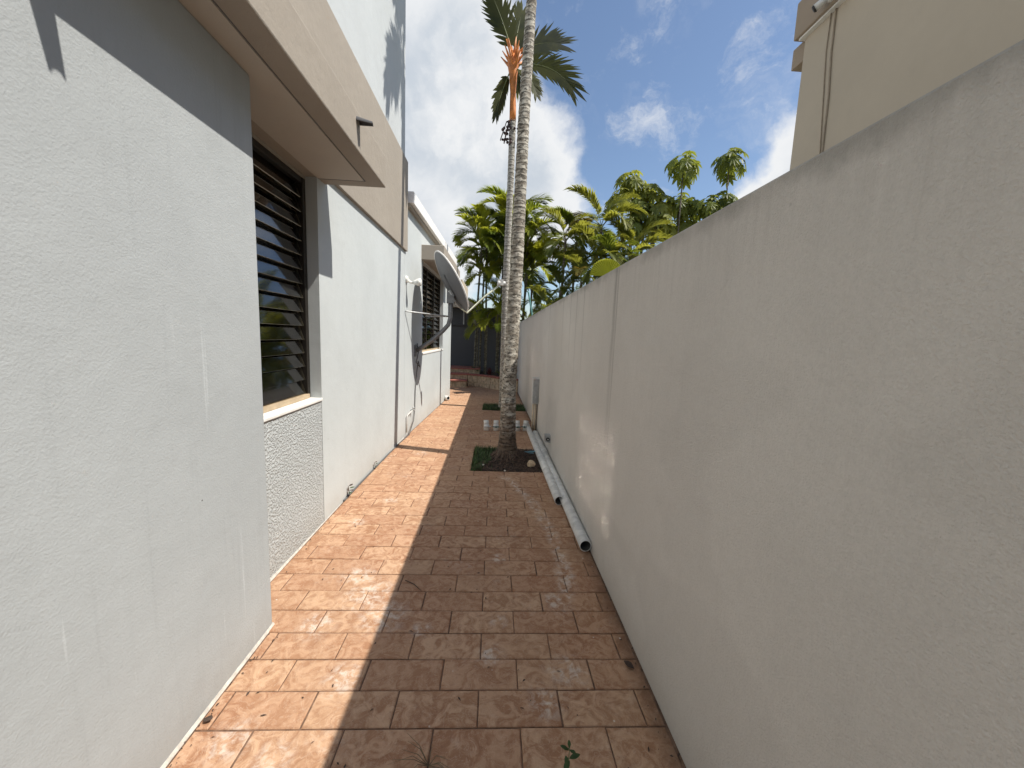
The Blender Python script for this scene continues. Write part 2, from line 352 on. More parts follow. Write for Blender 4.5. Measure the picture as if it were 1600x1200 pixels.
# ------------------------------------------------------------------ mesh helpers
class MB:
    def __init__(s): s.v = []; s.f = []; s.mi = []
    def add(s, vs, fs, mi=0):
        o = len(s.v); s.v.extend([tuple(v) for v in vs]); s.f.extend([tuple(i + o for i in f) for f in fs]); s.mi.extend([mi] * len(fs)); return s
    def box(s, x0, x1, y0, y1, z0, z1, mi=0):
        return s.add([(x0, y0, z0), (x1, y0, z0), (x1, y1, z0), (x0, y1, z0), (x0, y0, z1), (x1, y0, z1), (x1, y1, z1), (x0, y1, z1)],
                     [(3, 2, 1, 0), (4, 5, 6, 7), (0, 1, 5, 4), (1, 2, 6, 5), (2, 3, 7, 6), (3, 0, 4, 7)], mi)
    def prism(s, plan, z0, z1, mi=0):          # plan: counter-clockwise list of (x, y)
        n = len(plan)
        return s.add([(x, y, z0) for x, y in plan] + [(x, y, z1) for x, y in plan],
                     [tuple(range(n - 1, -1, -1)), tuple(range(n, 2 * n))] + [(i, (i + 1) % n, n + (i + 1) % n, n + i) for i in range(n)], mi)
    def tube(s, pts, rad, n=10, caps=True, mi=0):
        pts = [Vector(p) for p in pts]; m = len(pts)
        if not isinstance(rad, (list, tuple)): rad = [rad] * m
        up = None; vs = []
        for i in range(m):
            d = (pts[min(i + 1, m - 1)] - pts[max(i - 1, 0)]).normalized()
            if up is None:
                up = Vector((0, 0, 1)) if abs(d.z) < .9 else Vector((1, 0, 0))
            a = (up - d * up.dot(d)).normalized(); up = a; b = d.cross(a)
            for k in range(n):
                t = 2 * math.pi * k / n; vs.append(pts[i] + (a * math.cos(t) + b * math.sin(t)) * rad[i])
        fs = [(i * n + k, i * n + (k + 1) % n, (i + 1) * n + (k + 1) % n, (i + 1) * n + k) for i in range(m - 1) for k in range(n)]
        if caps: fs += [tuple(range(n - 1, -1, -1)), tuple(range((m - 1) * n, m * n))]
        return s.add(vs, fs, mi)
    def ball(s, c, r, n=10, m=7, sq=(1, 1, 1), mi=0):
        c = Vector(c); vs = []
        for i in range(m + 1):
            a = math.pi * i / m
            for k in range(n):
                b = 2 * math.pi * k / n
                vs.append((c.x + r * sq[0] * math.sin(a) * math.cos(b), c.y + r * sq[1] * math.sin(a) * math.sin(b), c.z + r * sq[2] * math.cos(a)))
        return s.add(vs, [(i * n + k, (i + 1) * n + k, (i + 1) * n + (k + 1) % n, i * n + (k + 1) % n) for i in range(m) for k in range(n)], mi)
    def hollow(s, a, b, ro, ri, n=20, mi=0, mi_in=1):   # pipe with a bore
        a, b = Vector(a), Vector(b); d = (b - a).normalized()
        up = Vector((0, 0, 1)) if abs(d.z) < .9 else Vector((1, 0, 0)); u = (up - d * up.dot(d)).normalized(); w_ = d.cross(u)
        ring = lambda c, r: [c + (u * math.cos(2 * math.pi * k / n) + w_ * math.sin(2 * math.pi * k / n)) * r for k in range(n)]
        vs = ring(a, ro) + ring(b, ro) + ring(a, ri) + ring(b, ri); K = lambda k: (k + 1) % n
        s.add(vs, [(k, K(k), n + K(k), n + k) for k in range(n)] + [(2 * n + K(k), K(k), k, 2 * n + k) for k in range(n)] + [(n + k, n + K(k), 3 * n + K(k), 3 * n + k) for k in range(n)], mi)
        return s.add(vs, [(2 * n + K(k), 2 * n + k, 3 * n + k, 3 * n + K(k)) for k in range(n)], mi_in)
    def mesh(s, name, mats, off=(0, 0, 0), smooth=False):
        me = bpy.data.meshes.new(name)
        me.from_pydata([(v[0] - off[0], v[1] - off[1], v[2] - off[2]) for v in s.v], [], s.f)
        for m in (mats if isinstance(mats, (list, tuple)) else [mats]): me.materials.append(m)
        me.polygons.foreach_set('material_index', s.mi)
        if smooth: me.polygons.foreach_set('use_smooth', [True] * len(me.polygons))
        me.update(); return me
    def build(s, name, mats, parent=None, smooth=False, bevel=0.0):
        off = base(parent)
        o = bpy.data.objects.new(name, s.mesh(name, mats, off, smooth)); COL.objects.link(o)
        if parent is not None: o.parent = parent
        if bevel:
            b = o.modifiers.new('bevel', 'BEVEL'); b.width = bevel; b.segments = 2; b.limit_method = 'ANGLE'
        return o

def base(o):
    p = Vector((0, 0, 0))
    while o is not None: p = p + o.location; o = o.parent
    return p

def tag(o, label=None, cat=None, group=None, kind=None):
    for k, v in (('label', label), ('category', cat), ('group', group), ('kind', kind)):
        if v: o[k] = v
    return o

def thing(name, label, cat, loc=(0, 0, 0), group=None):
    o = bpy.data.objects.new(name, None); COL.objects.link(o); o.location = loc; o.empty_display_size = .2
    return tag(o, label, cat, group)

def copy_tree(o, parent=None):
    c = o.copy(); COL.objects.link(c)
    if parent is not None: c.parent = parent
    for ch in [x for x in COL.objects if x.parent is o]: copy_tree(ch, c)
    return c

def gz(y): return -.02 * max(0.0, y - 4.0)          # the passage falls gently away
def wing_x(y): return -1.385 + (y - 5.9) * .0268 if y > 5.9 else -1.385
def right_x(y): return .785 - max(0, y - 5) * .001

# ------------------------------------------------------------------ ground
tag(MB().add([(-600, -600, -.45), (600, -600, -.45), (600, 600, -.45), (-600, 600, -.45)], [(0, 1, 2, 3)]).build('ground', M['ground']), kind='structure')

# ------------------------------------------------------------------ paving of clay tiles
TW, TD = .357, .1685
Y0R = 1.475 - TD / 2
PIT1 = (-.245, .80, Y0R + 18 * TD, Y0R + 24 * TD)
PIT2 = (-.245, .80, Y0R + 43 * TD, Y0R + 48 * TD)
mb = MB()
ys = [-1.6, 1.0, PIT1[2], PIT1[3], PIT2[2], PIT2[3], 11, 14.6]
def strip(x0, x1, y0, y1, dz):
    if y0 < 4 < y1: strip(x0, x1, y0, 4, dz); strip(x0, x1, 4, y1, dz); return
    mb.add([(x0, y0, gz(y0) + dz), (x1, y0, gz(y0) + dz), (x1, y1, gz(y1) + dz), (x0, y1, gz(y1) + dz)], [(0, 1, 2, 3)])
for i in range(len(ys) - 1):
    inpit = (ys[i] in (PIT1[2], PIT2[2]))
    strip(-1.6, -.245 if inpit else .95, ys[i], ys[i + 1], -.006)
paving = mb.build('paving', M['grout']); tag(paving, kind='structure')
TILE_MESH = {}
def tile_mesh(wd, dp):
    key = (round(wd, 2), round(dp, 2))
    if key not in TILE_MESH:
        x, y, c = wd / 2, dp / 2, .004
        vs = [(-x, -y, -.02), (x, -y, -.02), (x, y, -.02), (-x, y, -.02), (-x, -y, -c), (x, -y, -c), (x, y, -c), (-x, y, -c),
              (-x + c, -y + c, 0), (x - c, -y + c, 0), (x - c, y - c, 0), (-x + c, y - c, 0)]
        fs = [(8, 9, 10, 11)] + [(i, (i + 1) % 4, 4 + (i + 1) % 4, 4 + i) for i in range(4)] + [(4 + i, 4 + (i + 1) % 4, 8 + (i + 1) % 4, 8 + i) for i in range(4)]
        TILE_MESH[key] = (MB().add(vs, fs).mesh('tile', M['tile']), vs, fs)
    return TILE_MESH[key]
tiles = []
rt = random.Random(3)
for n in range(-16, 72):
    yc = 1.475 + TD * n; ya, yb = yc - TD / 2, yc + TD / 2
    lx = (-1.155 if yb < 1.99 else max(wing_x(yc), -1.385)) + .012
    if yc > 10.9: lx = -1.5
    rx = right_x(yc) - .014
    j0 = .157 if n % 2 else -.0215
    k = math.floor((lx - j0) / TW)
    x = j0 + k * TW
    while x < rx:
        a, b = max(x, lx), min(x + TW, rx)
        spans = [(a, b)]
        for P in (PIT1, PIT2):
            if P[2] - .01 <= ya and yb <= P[3] + .01:
                spans = [q for (p0, p1) in spans for q in ((p0, min(p1, P[0])), (max(p0, P[1]), p1)) if q[1] - q[0] > .02]
        for (p0, p1) in spans:
            if p1 - p0 > .02: tiles.append((p0, p1, ya, yb))
        x += TW
front = sorted([t for t in tiles if t[2] > .9], key=lambda t: t[2])[:299]
front_set = set(front)
far = MB()
for (a, b, ya, yb) in tiles:
    gx_, gy_ = .0028, .0028
    wd, dp = b - a - 2 * gx_, yb - ya - 2 * gy_
    cx_, cy_ = (a + b) / 2, (ya + yb) / 2
    dz = rt.uniform(-.0022, .0022)
    if (a, b, ya, yb) in front_set:
        o = bpy.data.objects.new('tile', tile_mesh(wd, dp)[0]); COL.objects.link(o); o.parent = paving
        o.location = (cx_ + rt.uniform(-.0015, .0015), cy_, gz(cy_) + dz)
        o.rotation_euler = (-.02 if cy_ > 4 else rt.uniform(-.004, .004), rt.uniform(-.004, .004), rt.uniform(-.004, .004))
    else:
        _, vs, fs = tile_mesh(wd, dp)
        far.add([(cx_ + v[0], cy_ + v[1], gz(cy_ + v[1]) + dz + v[2]) for v in vs], fs)
o = far.build('tile_field', M['tile'], paving); o['kind'] = 'stuff'
# pale mortar fillet along the house wall
mb = MB()
for (xw, y0, y1) in ((-1.155, -1.5, 1.955), (-1.385, 1.955, 5.9)):
    mb.add([(xw - .01, y0, .010 + gz(y0)), (xw + .003, y0, .010 + gz(y0)), (xw + .010, y0, gz(y0) - .002), (xw - .01, y1, .010 + gz(y1)), (xw + .003, y1, .010 + gz(y1)), (xw + .010, y1, gz(y1) - .002)],
           [(0, 1, 4, 3), (1, 2, 5, 4), (0, 2, 1), (3, 4, 5)])
mb.build('mortar_fillet', M['mortar'], paving)

# ------------------------------------------------------------------ the house on the left
house = thing('house', 'grey stucco house with taupe band and canopies along the sunlit side of the passage', 'house', (-1.385, 2, 0))
MB().box(-1.70, -1.155, -5, 1.955, -.5, 2.735).build('front_wall', M['wall_f'], house, bevel=.012)
# recessed wall: rough panel under the window, plain wall beyond it
MB().box(-1.70, -1.387, 1.955, 3.112, -.5, 1.028).build('textured_panel', M['rough'], house)
MB().box(-1.70, -1.385, 3.115, 5.93, -.5, 2.80).build('side_wall', M['wall'], house)
MB().box(-1.70, -1.375, 1.957, 3.113, 1.028, 1.052).build('window_sill', M['trim'], house, bevel=.005)
MB().box(-1.70, -1.47, 1.957, 3.113, 2.712, 2.735).build('lintel', M['taupe'], house)
MB().box(-1.95, -1.70, -5, 5.93, 2.737, 2.795).build('wall_core', M['charcoal'], house)
# the taupe band, the canopy slab over the window and the upper storey
MB().box(-1.75, -1.352, -5, 5.985, 2.80, 4.062).build('band', M['taupe'], house, bevel=.006)
can = MB().box(-1.70, -.912, -5, 3.262, 2.736, 2.972).build('canopy', M['taupe'], house, bevel=.008)
MB().box(-1.384, -1.040, -5, 3.130, 2.7325, 2.7375).build('soffit_bounce_slab', M['soffit_lit'], can)  # added slab that carries the lightened, bounce-lit taupe
g = MB(); g.box(-1.40, -1.032, 3.138, 3.142, 2.7335, 2.7365); g.box(-1.036, -1.032, -5, 3.138, 2.7335, 2.7365)
g.build('drip_groove', M['charcoal'], can)
MB().box(-1.80, -1.372, -5, 5.875, 4.084, 8.6).build('upper_wall', M['wall_up'], house, bevel=.006)
MB().box(-1.80, -1.44, -5, 5.94, 4.055, 4.09).build('band_joint', M['charcoal2'], house)
# walls of the house away from the passage
mb = MB(); mb.box(-8, -1.81, 5.62, 5.86, -.5, 8.6); mb.box(-8, -1.81, -5, -4.8, -.5, 8.6); mb.box(-8, -7.8, -4.79, 5.6, -.5, 8.6); mb.box(-8, -1.81, -4.79, 5.61, 8.4, 8.59)
mb.build('rear_wall', M['wall_up'], house)
# room behind the louvre window
mb = MB()
mb.add([(-4.4, 1.2, .2), (-1.72, 1.2, .2), (-1.72, 4.4, .2), (-4.4, 4.4, .2), (-4.4, 1.2, 2.73), (-1.72, 1.2, 2.73), (-1.72, 4.4, 2.73), (-4.4, 4.4, 2.73)],
       [(0, 1, 2, 3), (7, 6, 5, 4), (4, 5, 1, 0), (6, 7, 3, 2), (7, 4, 0, 3)])
mb.build('room', M['interior'], house)
mb = MB(); mb.box(-1.80, -1.74, 2.62, 2.70, .9, 2.2); mb.box(-1.95, -1.75, 2.55, 3.3, 1.0, 1.22)
mb.build('window_seat', M['railwood'], house)
# drain spouts: half-round scuppers poking out of the canopy fascia
def spout(y, reach=.10):
    mb = MB()
    n = 12; vs = []
    for (x, t_) in ((-.93, 0), (-.912 + reach, 0)):
        for r in ((.040, .030) if x < -.9 else (.020, .014)):
            for k in range(n + 1):
                a = math.pi * k / n
                vs.append((x, y + math.cos(a) * r, 2.905 + math.sin(a) * r * .9 + (0 if x < -.9 else -.01)))
    K = n + 1; fs = []
    for k in range(n):
        fs += [(k, k + 1, 2 * K + k + 1, 2 * K + k), (K + k + 1, K + k, 3 * K + k, 3 * K + k + 1), (2 * K + k, 2 * K + k + 1, 3 * K + k + 1, 3 * K + k)]
    fs += [(0, 2 * K, 3 * K, K), (n, K + n, 3 * K + n, 2 * K + n)]
    mb.add(vs, fs); return mb.build('drain_spout', M['charcoal2'], can)
spout(2.64, .09); spout(1.035, .20)
# hairline top edge of the canopy fascia
# single storey wing further along
A, B = (wing_x(5.93), 5.93), (wing_x(10.9), 10.9)
def wing_quad(y0, y1, z0, z1, name, mat, out=0.0, depth=.3, parent=None, bevel=0):
    return MB().prism([(wing_x(y0) - depth, y0), (wing_x(y0) + out, y0), (wing_x(y1) + out, y1), (wing_x(y1) - depth, y1)], z0, z1).build(name, mat, parent or house, bevel=bevel)
WY0, WY1, WZ0, WZ1 = 7.18, 9.52, 1.235, 2.885
wing_quad(5.931, WY0, -.6, 3.47, 'wing_wall', M['wall'])
wing_quad(WY1, 10.9, -.6, 3.47, 'wing_wall', M['wall'], bevel=.006)
wing_quad(WY0, WY1, -.6, WZ0, 'wing_wall', M['wall'])
wing_quad(WY0, WY1, WZ1, 3.47, 'wing_wall', M['wall'])
fa = wing_quad(5.99, 10.95, 3.50, 3.665, 'roof_fascia', M['roof'], out=.115, depth=.5, bevel=.006)
wing_quad(5.99, 10.93, 3.45, 3.50, 'roof_soffit', M['taupe'], out=.06, depth=.4)
mb = MB(); mb.box(-8, -1.82, 5.99, 10.9, 3.48, 3.60); mb.box(-8, -1.6, 10.65, 10.88, -.6, 3.46); mb.build('wing_roof', M['roof'], house)
can2 = MB().prism([(wing_x(7.05) - .1, 7.05), (-.955, 7.05), (-.925, 9.75), (wing_x(9.75) - .1, 9.75)], 2.895, 3.15).build('canopy', M['taupe'], house, bevel=.008)
MB().box(-1.5, -.90, 10.2, 12.2, 2.62, 3.02).build('canopy', M['neigh'], house, bevel=.008)
mb = MB(); mb.add([(-4, 6.2, .5), (-1.9, 6.2, .5), (-1.9, 10.4, .5), (-4, 10.4, .5), (-4, 6.2, 3.4), (-1.9, 6.2, 3.4), (-1.9, 10.4, 3.4), (-4, 10.4, 3.4)],
       [(0, 1, 2, 3), (7, 6, 5, 4), (4, 5, 1, 0), (6, 7, 3, 2), (7, 4, 0, 3)]); mb.build('room', M['interior'], house)

def louvre(y0, y1, z0, z1, xf, n, tilt, wing=False, mull=()):
    """bronze jalousie window: frame plus n glass blades per bay"""
    X = (lambda y: wing_x(y) - .115) if wing else (lambda y: xf)
    fr = MB()
    def post(a, b): fr.prism([(X(a) - .05, a), (X(a) + .035, a), (X(b) + .035, b), (X(b) - .05, b)], z0, z1)
    post(y0, y0 + .045); post(y1 - .045, y1)
    for m_ in mull: post(m_ - .03, m_ + .03)
    fr.prism([(X(y0) - .05, y0), (X(y0) + .03, y0), (X(y1) + .03, y1), (X(y1) - .05, y1)], z1 - .04, z1 + .001)
    wdw = fr.build('window', M['bronze'], house, bevel=.003)
    MB().prism([(X(y0) - .06, y0 + .03), (X(y0) + .045, y0 + .03), (X(y1) + .045, y1 - .03), (X(y1) - .06, y1 - .03)], z0, z0 + .035).build('sill_rail', M['railwood'], wdw, bevel=.004)
    edges = [y0 + .045] + [q for m_ in mull for q in (m_ - .03, m_ + .03)] + [y1 - .045]
    step = (z1 - z0 - .08) / n; L = step * 1.10
    for bay in range(0, len(edges), 2):
        a, b = edges[bay] + .004, edges[bay + 1] - .004
        for i in range(n):
            zc = z0 + .045 + step * (i + .5); tt = tilt + random.uniform(-.02, .02)
            dx, dz = math.sin(tt) * L / 2, math.cos(tt) * L / 2
            nx, nz = math.cos(tt) * .003, math.sin(tt) * .003
            mb = MB()
            vs = []
            for y in (a, b):
                x = X(y)
                vs += [(x - dx - nx, y, zc + dz - nz), (x + dx - nx, y, zc - dz - nz), (x + dx + nx, y, zc - dz + nz), (x - dx + nx, y, zc + dz + nz)]
            mb.add(vs, [(0, 4, 5, 1), (2, 6, 7, 3)], 0); mb.add(vs, [(0, 1, 2, 3), (7, 6, 5, 4), (1, 5, 6, 2), (3, 7, 4, 0)], 1)
            mb.build('louvre_pane', [M['glass'], M['glass_edge']], wdw)
    return wdw
louvre(1.99, 3.112, 1.053, 2.712, -1.505, 15, R(19))
w2 = louvre(WY0, WY1, WZ0, WZ1, 0, 15, R(22), True, (7.95, 8.73))
MB().prism([(wing_x(WY0) - .31, 7.6), (wing_x(WY0) - .27, 7.6), (wing_x(WY1) - .27, 8.3), (wing_x(WY1) - .31, 8.3)], 1.3, 2.8).build('curtain', M['curtain'], w2)
wing_quad(WY0 - .01, WY1 + .01, WZ0 - .03, WZ0 + .002, 'window_sill', M['trim'], out=.012, depth=.2, bevel=.004)

# ------------------------------------------------------------------ boundary wall on the right
bw = MB().prism([(.785, -5), (.935, -5), (.925, 13.6), (right_x(13.6), 13.6)], -.6, 2.08).build('boundary_wall', M['bound'], bevel=.008)
tag(bw, 'tall plain grey stucco boundary wall on the shaded side of the passage', 'wall')

# ------------------------------------------------------------------ neighbour's house behind the wall
nb = thing('house', 'tall windowless beige house standing behind the grey boundary wall', 'house', (3, 0, -.4))
MB().box(3.0, 9.5, -7, 4.105, -.5, 4.69).build('wall', M['neigh'], nb, bevel=.01)
MB().box(2.93, 9.5, -7, 4.175, 4.692, 5.04).build('parapet', M['neigh_d'], nb, bevel=.01)
MB().box(2.955, 9.5, -7, 4.13, 4.672, 4.6905).build('lit_underside', M['trim'], nb)  # pale strip painting the bounced light on the parapet's underside
MB().box(3.03, 8.5, 4.107, 4.30, 4.50, 4.70).build('eave', M['neigh_d'], nb, bevel=.006)
sc_ = thing('security_camera', 'white twin floodlight camera fixed under the neighbour\'s brown parapet', 'camera', (2.93, 3.70, 4.76))
MB().box(2.895, 2.93, 3.66, 3.74, 4.71, 4.82).build('bracket', M['boxpale'], sc_, bevel=.004)
for dy in (-.05, .05):
    a_, b2_ = Vector((2.89, 3.69 + dy, 4.75)), Vector((2.835, 3.72 + dy * 1.6, 4.705)); d_ = (b2_ - a_).normalized()
    b_ = MB().tube([a_, b2_], [.028, .032], 12).build('lens_housing', M['pvc'], sc_, smooth=True)
    MB().tube([b2_, b2_ + d_ * .014], [.034, .026], 12).build('lens', M['black'], b_)
def cable(name, pts, r, mat, label, cat='cable', group=None, n=6):
    return tag(MB().tube(pts, r, n).build(name, mat, smooth=True), label, cat, group)
cable('cable', [(2.992, 3.742, 4.67), (2.991, 3.735, 4.3), (2.992, 3.70, 3.9), (2.992, 3.685, 3.2), (2.992, 3.69, 2.0)], .008, M['cable_b'], 'thicker brown cable running down the neighbour\'s beige wall')
cable('cable', [(2.993, 3.795, 4.67), (2.993, 3.80, 4.35), (2.994, 3.76, 3.9), (2.994, 3.715, 3.4), (2.994, 3.71, 2.0)], .005, M['cable_b'], 'thinner faint cable beside the brown one on the beige wall')

# ------------------------------------------------------------------ fixtures on the boundary wall
eb = thing('electrical_box', 'tall grey electrical box on the boundary wall above two tan conduits', 'electrical box', (.78, 6.6, 0))
MB().box(.668, .785, 6.505, 6.68, .455, .905).build('casing', M['boxpale'], eb, bevel=.008)
lid = MB().box(.680, .778, 6.492, 6.504, .475, .885).build('cover', M['boxgrey'], eb, bevel=.004)
mb = MB(); mb.box(.716, .742, 6.478, 6.492, .53, .60); mb.ball((.729, 6.476, .545), .014, 8, 6); mb.build('latch', M['galv'], lid)
MB().box(.676, .781, 6.484, 6.5, .872, .892).build('rain_hood', M['boxgrey'], eb, bevel=.003)
for x, m_ in ((.700, 'conduit'), (.737, 'conduit'), (.766, 'conduit2')):
    MB().tube([(x, 6.57, .455), (x - .002, 6.568, .25), (x, 6.57, gz(6.57))], .0145 if m_ == 'conduit' else .011, 10).build('conduit', M[m_], eb, smooth=True)
ob = thing('outlet_box', 'small grey metal outlet box low on the boundary wall beside the pipes', 'outlet box', (.785, 5.0, .26))
MB().box(.705, .785, 4.955, 5.06, .212, .312).build('casing', M['galv'], ob, bevel=.006)
MB().tube([(.745, 4.957, .258), (.745, 4.942, .258)], .026, 14).build('cover', M['black'], ob)
MB().tube([(.745, 4.943, .258), (.745, 4.936, .258)], .010, 10).build('socket', M['boxpale'], ob)

# white PVC pipes lying at the foot of the wall
def pipe(label, near, farp, r, coupling=None):
    t_ = thing('pipe', label, 'pipe', (near[0], near[1], 0), 'white pipes lying along the foot of the wall')
    a = Vector((near[0], near[1], r + gz(near[1]) + .001)); b = Vector((farp[0], farp[1], r + gz(farp[1]) + .003))
    MB().hollow(a, b, r, r * .86, 24).build('tube', [M['pvc'], M['pvc_in']], t_, smooth=True).data.polygons.foreach_set('use_smooth', [True] * 96)
    if coupling is not None:
        c = a.lerp(b, coupling); d = (b - a).normalized()
        MB().tube([c - d * .10, c - d * .095, c + d * .095, c + d * .10], [r * 1.0, r * 1.17, r * 1.17, r * 1.0], 24).build('coupling', M['pvc'], t_, smooth=True)
    return t_
pipe('shorter white PVC pipe lying away from the wall, its open end ending sooner', (.668, 3.50), (.632, 6.95), .046)
pipe('longer white PVC pipe against the wall, joined by a thick coupling', (.735, 2.70), (.722, 6.28), .046, .69)

# four capped pipe stubs standing out of the paving
def fitting(x, y, label, rot=0, bolt='green_p'):
    z = gz(y)
    t_ = thing('pipe_stub', label, 'pipe stub', (x, y, z), 'pipe stubs standing in a row on the paving')
    q = lambda dx, dy, dz: (x + dx * math.cos(rot) - dy * math.sin(rot), y + dx * math.sin(rot) + dy * math.cos(rot), z + dz)
    MB().tube([q(0, 0, -.01), q(0, 0, .075), q(0, .012, .10)], [.050, .050, .046], 18).build('sleeve', M['pvc'], t_, smooth=True)
    MB().hollow(q(0, .010, .085), q(0, .035, .175), .044, .036, 18).build('elbow', [M['pvc'], M['pvc']], t_, smooth=True)
    mb = MB(); mb.tube([q(-.062, -.052, .078), q(.062, -.052, .078)], .008, 8); mb.ball(q(0, -.055, .078), .018, 8, 6)
    mb.build('clamp_bolt', M[bolt], t_)
fitting(-.104, 6.60, 'white pipe stub at the left end of the row with a pale bolt', .3, 'boxpale')
fitting(.062, 6.60, 'white pipe stub with dark bolt just left of the palm trunk', 0)
fitting(.44, 6.63, 'white pipe stub with dark bolt just right of the palm trunk', 0)
fitting(.585, 6.65, 'tilted white pipe stub touching the end of the long pipe', -.35)

# ------------------------------------------------------------------ satellite dish
sd = thing('satellite_dish', 'large grey satellite dish on a bent mast bolted to the sunlit house wall', 'satellite dish', (wing_x(6.65), 6.65, 1.3))
C_ = Vector((-.80, 6.66, 2.46)); N_ = Vector((.80, .30, .50)).normalized()
V_ = (Vector((0, 0, 1)) - N_ * N_.z).normalized(); U_ = V_.cross(N_).normalized()
mb = MB(); rings = 8; seg = 40; vs = []; RU, RV = .47, .54
for side in (0, 1):
    for i in range(rings + 1):
        r = i / rings
        for k in range(seg):
            a = 2 * math.pi * k / seg
            vs.append(C_ + U_ * math.cos(a) * r * RU + V_ * math.sin(a) * r * RV + N_ * (.085 * r * r - .045 - side * .012))
K = rings + 1; fs = []; fb = []
for i in range(rings):
    for k in range(seg):
        k2 = (k + 1) % seg
        fs.append((i * seg + k, (i + 1) * seg + k, (i + 1) * seg + k2, i * seg + k2))
        o_ = K * seg
        fb.append((o_ + i * seg + k, o_ + i * seg + k2, o_ + (i + 1) * seg + k2, o_ + (i + 1) * seg + k))
mb.add(vs, fs, 1); mb.add(vs, fb, 0)
mb.build('reflector', [M['dish'], M['dish_rim']], sd, smooth=True)
rim = [C_ + U_ * math.cos(2 * math.pi * k / 48) * RU + V_ * math.sin(2 * math.pi * k / 48) * RV + N_ * .034 for k in range(49)]
MB().tube(rim, .013, 8, caps=False).build('rim', M['dish_rim'], sd, smooth=True)
bot = C_ - V_ * RV + N_ * .03
lnb = Vector((.08, 6.86, 2.52))
MB().tube([C_ - V_ * .40 - N_ * .06, bot - V_ * .035, bot + (lnb - bot) * .5, lnb], .016, 10).build('feed_arm', M['armpale'], sd, smooth=True)
ft = (C_ + N_ * .1 - lnb).normalized()
hd = MB(); hd.tube([lnb - ft * .06, lnb + ft * .02, lnb + ft * .07], [.035, .045, .055], 14); hd.box(lnb.x - .07, lnb.x + .03, lnb.y - .05, lnb.y + .05, lnb.z - .035, lnb.z + .06)
hd.build('feed_horn', M['boxpale'], sd)
ms = MB(); wx = wing_x(6.65)
ms.tube([(wx + .02, 6.65, 1.30), (-1.10, 6.65, 1.47), (-.90, 6.65, 1.655), (-.81, 6.65, 1.76), (-.775, 6.65, 1.90), (-.772, 6.655, 2.26)], .036, 14)
ms.tube([(-1.08, 6.65, 1.488), (-1.06, 6.65, 1.506)], .043, 14)
ms.build('mast', M['mast'], sd, smooth=True)
MB().box(wx - .002, wx + .012, 6.55, 6.75, 1.20, 1.40).build('foot_plate', M['mast'], sd, bevel=.004)
for y in (5.96, 7.42):
    MB().tube([(-.78, 6.65, 1.90), (wing_x(y) + .02, y, 1.92), (wing_x(y) + .004, y, 1.92)], .011, 8).build('strut', M['galv'], sd, smooth=True)
br = MB(); br.box(-.84, -.72, 6.60, 6.72, 2.12, 2.34); br.add([tuple(C_ - N_ * .06 + U_ * a + V_ * b) for a in (-.10, .10) for b in (-.22, .16)] + [(-.83, 6.60, 2.2), (-.73, 6.70, 2.12), (-.83, 6.70, 2.34), (-.73, 6.60, 2.34)], [(0, 1, 3, 2), (0, 4, 6, 1), (2, 3, 7, 5), (0, 2, 5, 4), (1, 6, 7, 3)])
br.build('back_bracket', M['mast'], sd)
MB().tube([C_ - V_ * .10 - N_ * .08 - U_ * .05, C_ - V_ * .3 - N_ * .09 - U_ * .06, C_ - V_ * .46 - N_ * .03], .018, 8).build('tilt_strap', M['galv'], sd, smooth=True)
cable('cable', [(wx + .02, 6.70, 1.42), (wx + .06, 6.62, 1.28), (wx + .03, 6.58, 1.10), (wx + .075, 6.66, 1.02), (wx + .04, 6.70, 1.12), (wx + .03, 6.62, .92), (wx + .012, 6.60, .6), (wx + .012, 6.58, .30), (wx + .02, 6.45, .12), (-1.34, 6.1, -.03), (-1.365, 5.6, -.026), (-1.368, 5.0, -.012), (-1.37, 3.9, .008), (-1.372, 3.5, .008)], .009, M['cable'], 'thin dark cable falling from the dish foot and along the wall base')
fl = thing('wall_lamp', 'small white floodlight on the sunlit wall left of the dish', 'lamp', (wing_x(6.02), 6.02, 2.36))
MB().tube([(wing_x(6.02) + .001, 6.02, 2.40), (wing_x(6.02) + .03, 6.02, 2.40)], [.052, .046], 18).build('base_plate', M['lampw'], fl, smooth=False)
MB().tube([(-1.35, 6.02, 2.39), (-1.32, 6.02, 2.36), (-1.27, 6.02, 2.36)], .018, 10).build('neck', M['lampw'], fl, smooth=True)
MB().tube([(-1.285, 6.02, 2.36), (-1.25, 6.02, 2.36), (-1.20, 6.02, 2.365), (-1.165, 6.02, 2.37), (-1.15, 6.02, 2.37)], [.024, .034, .055, .058, .03], 16).build('bulb', M['lampw'], fl, smooth=True)
tp = thing('wall_tap', 'short grey pipe and tap low on the wall left of the dish cable', 'tap', (wing_x(6.05), 6.0, 0))
MB().tube([(-1.365, 6.02, .02), (-1.362, 6.02, .26), (-1.35, 6.04, .30), (-1.34, 6.2, .315), (-1.34, 6.34, .32)], .011, 8).build('pipe', M['boxpale'], tp, smooth=True)
mb = MB(); mb.tube([(-1.375, 6.34, .32), (-1.30, 6.34, .32)], .018, 10); mb.ball((-1.325, 6.34, .36), .02, 8, 6); mb.build('valve', M['galv'], tp)
dr = thing('drain_elbow', 'white plastic drain elbow at the wall base near the far end of the house', 'drain', (-1.27, 9.9, gz(9.9)))
MB().hollow((wing_x(9.95) + .0, 9.95, -.045), (-1.17, 9.86, -.045), .060, .045, 18).build('elbow', [M['pvc'], M['pvc_in']], dr, smooth=True)
MB().tube([(-1.185, 9.87, -.045), (-1.165, 9.852, -.045)], [.068, .068], 18).build('collar', M['pvc'], dr) if False else None

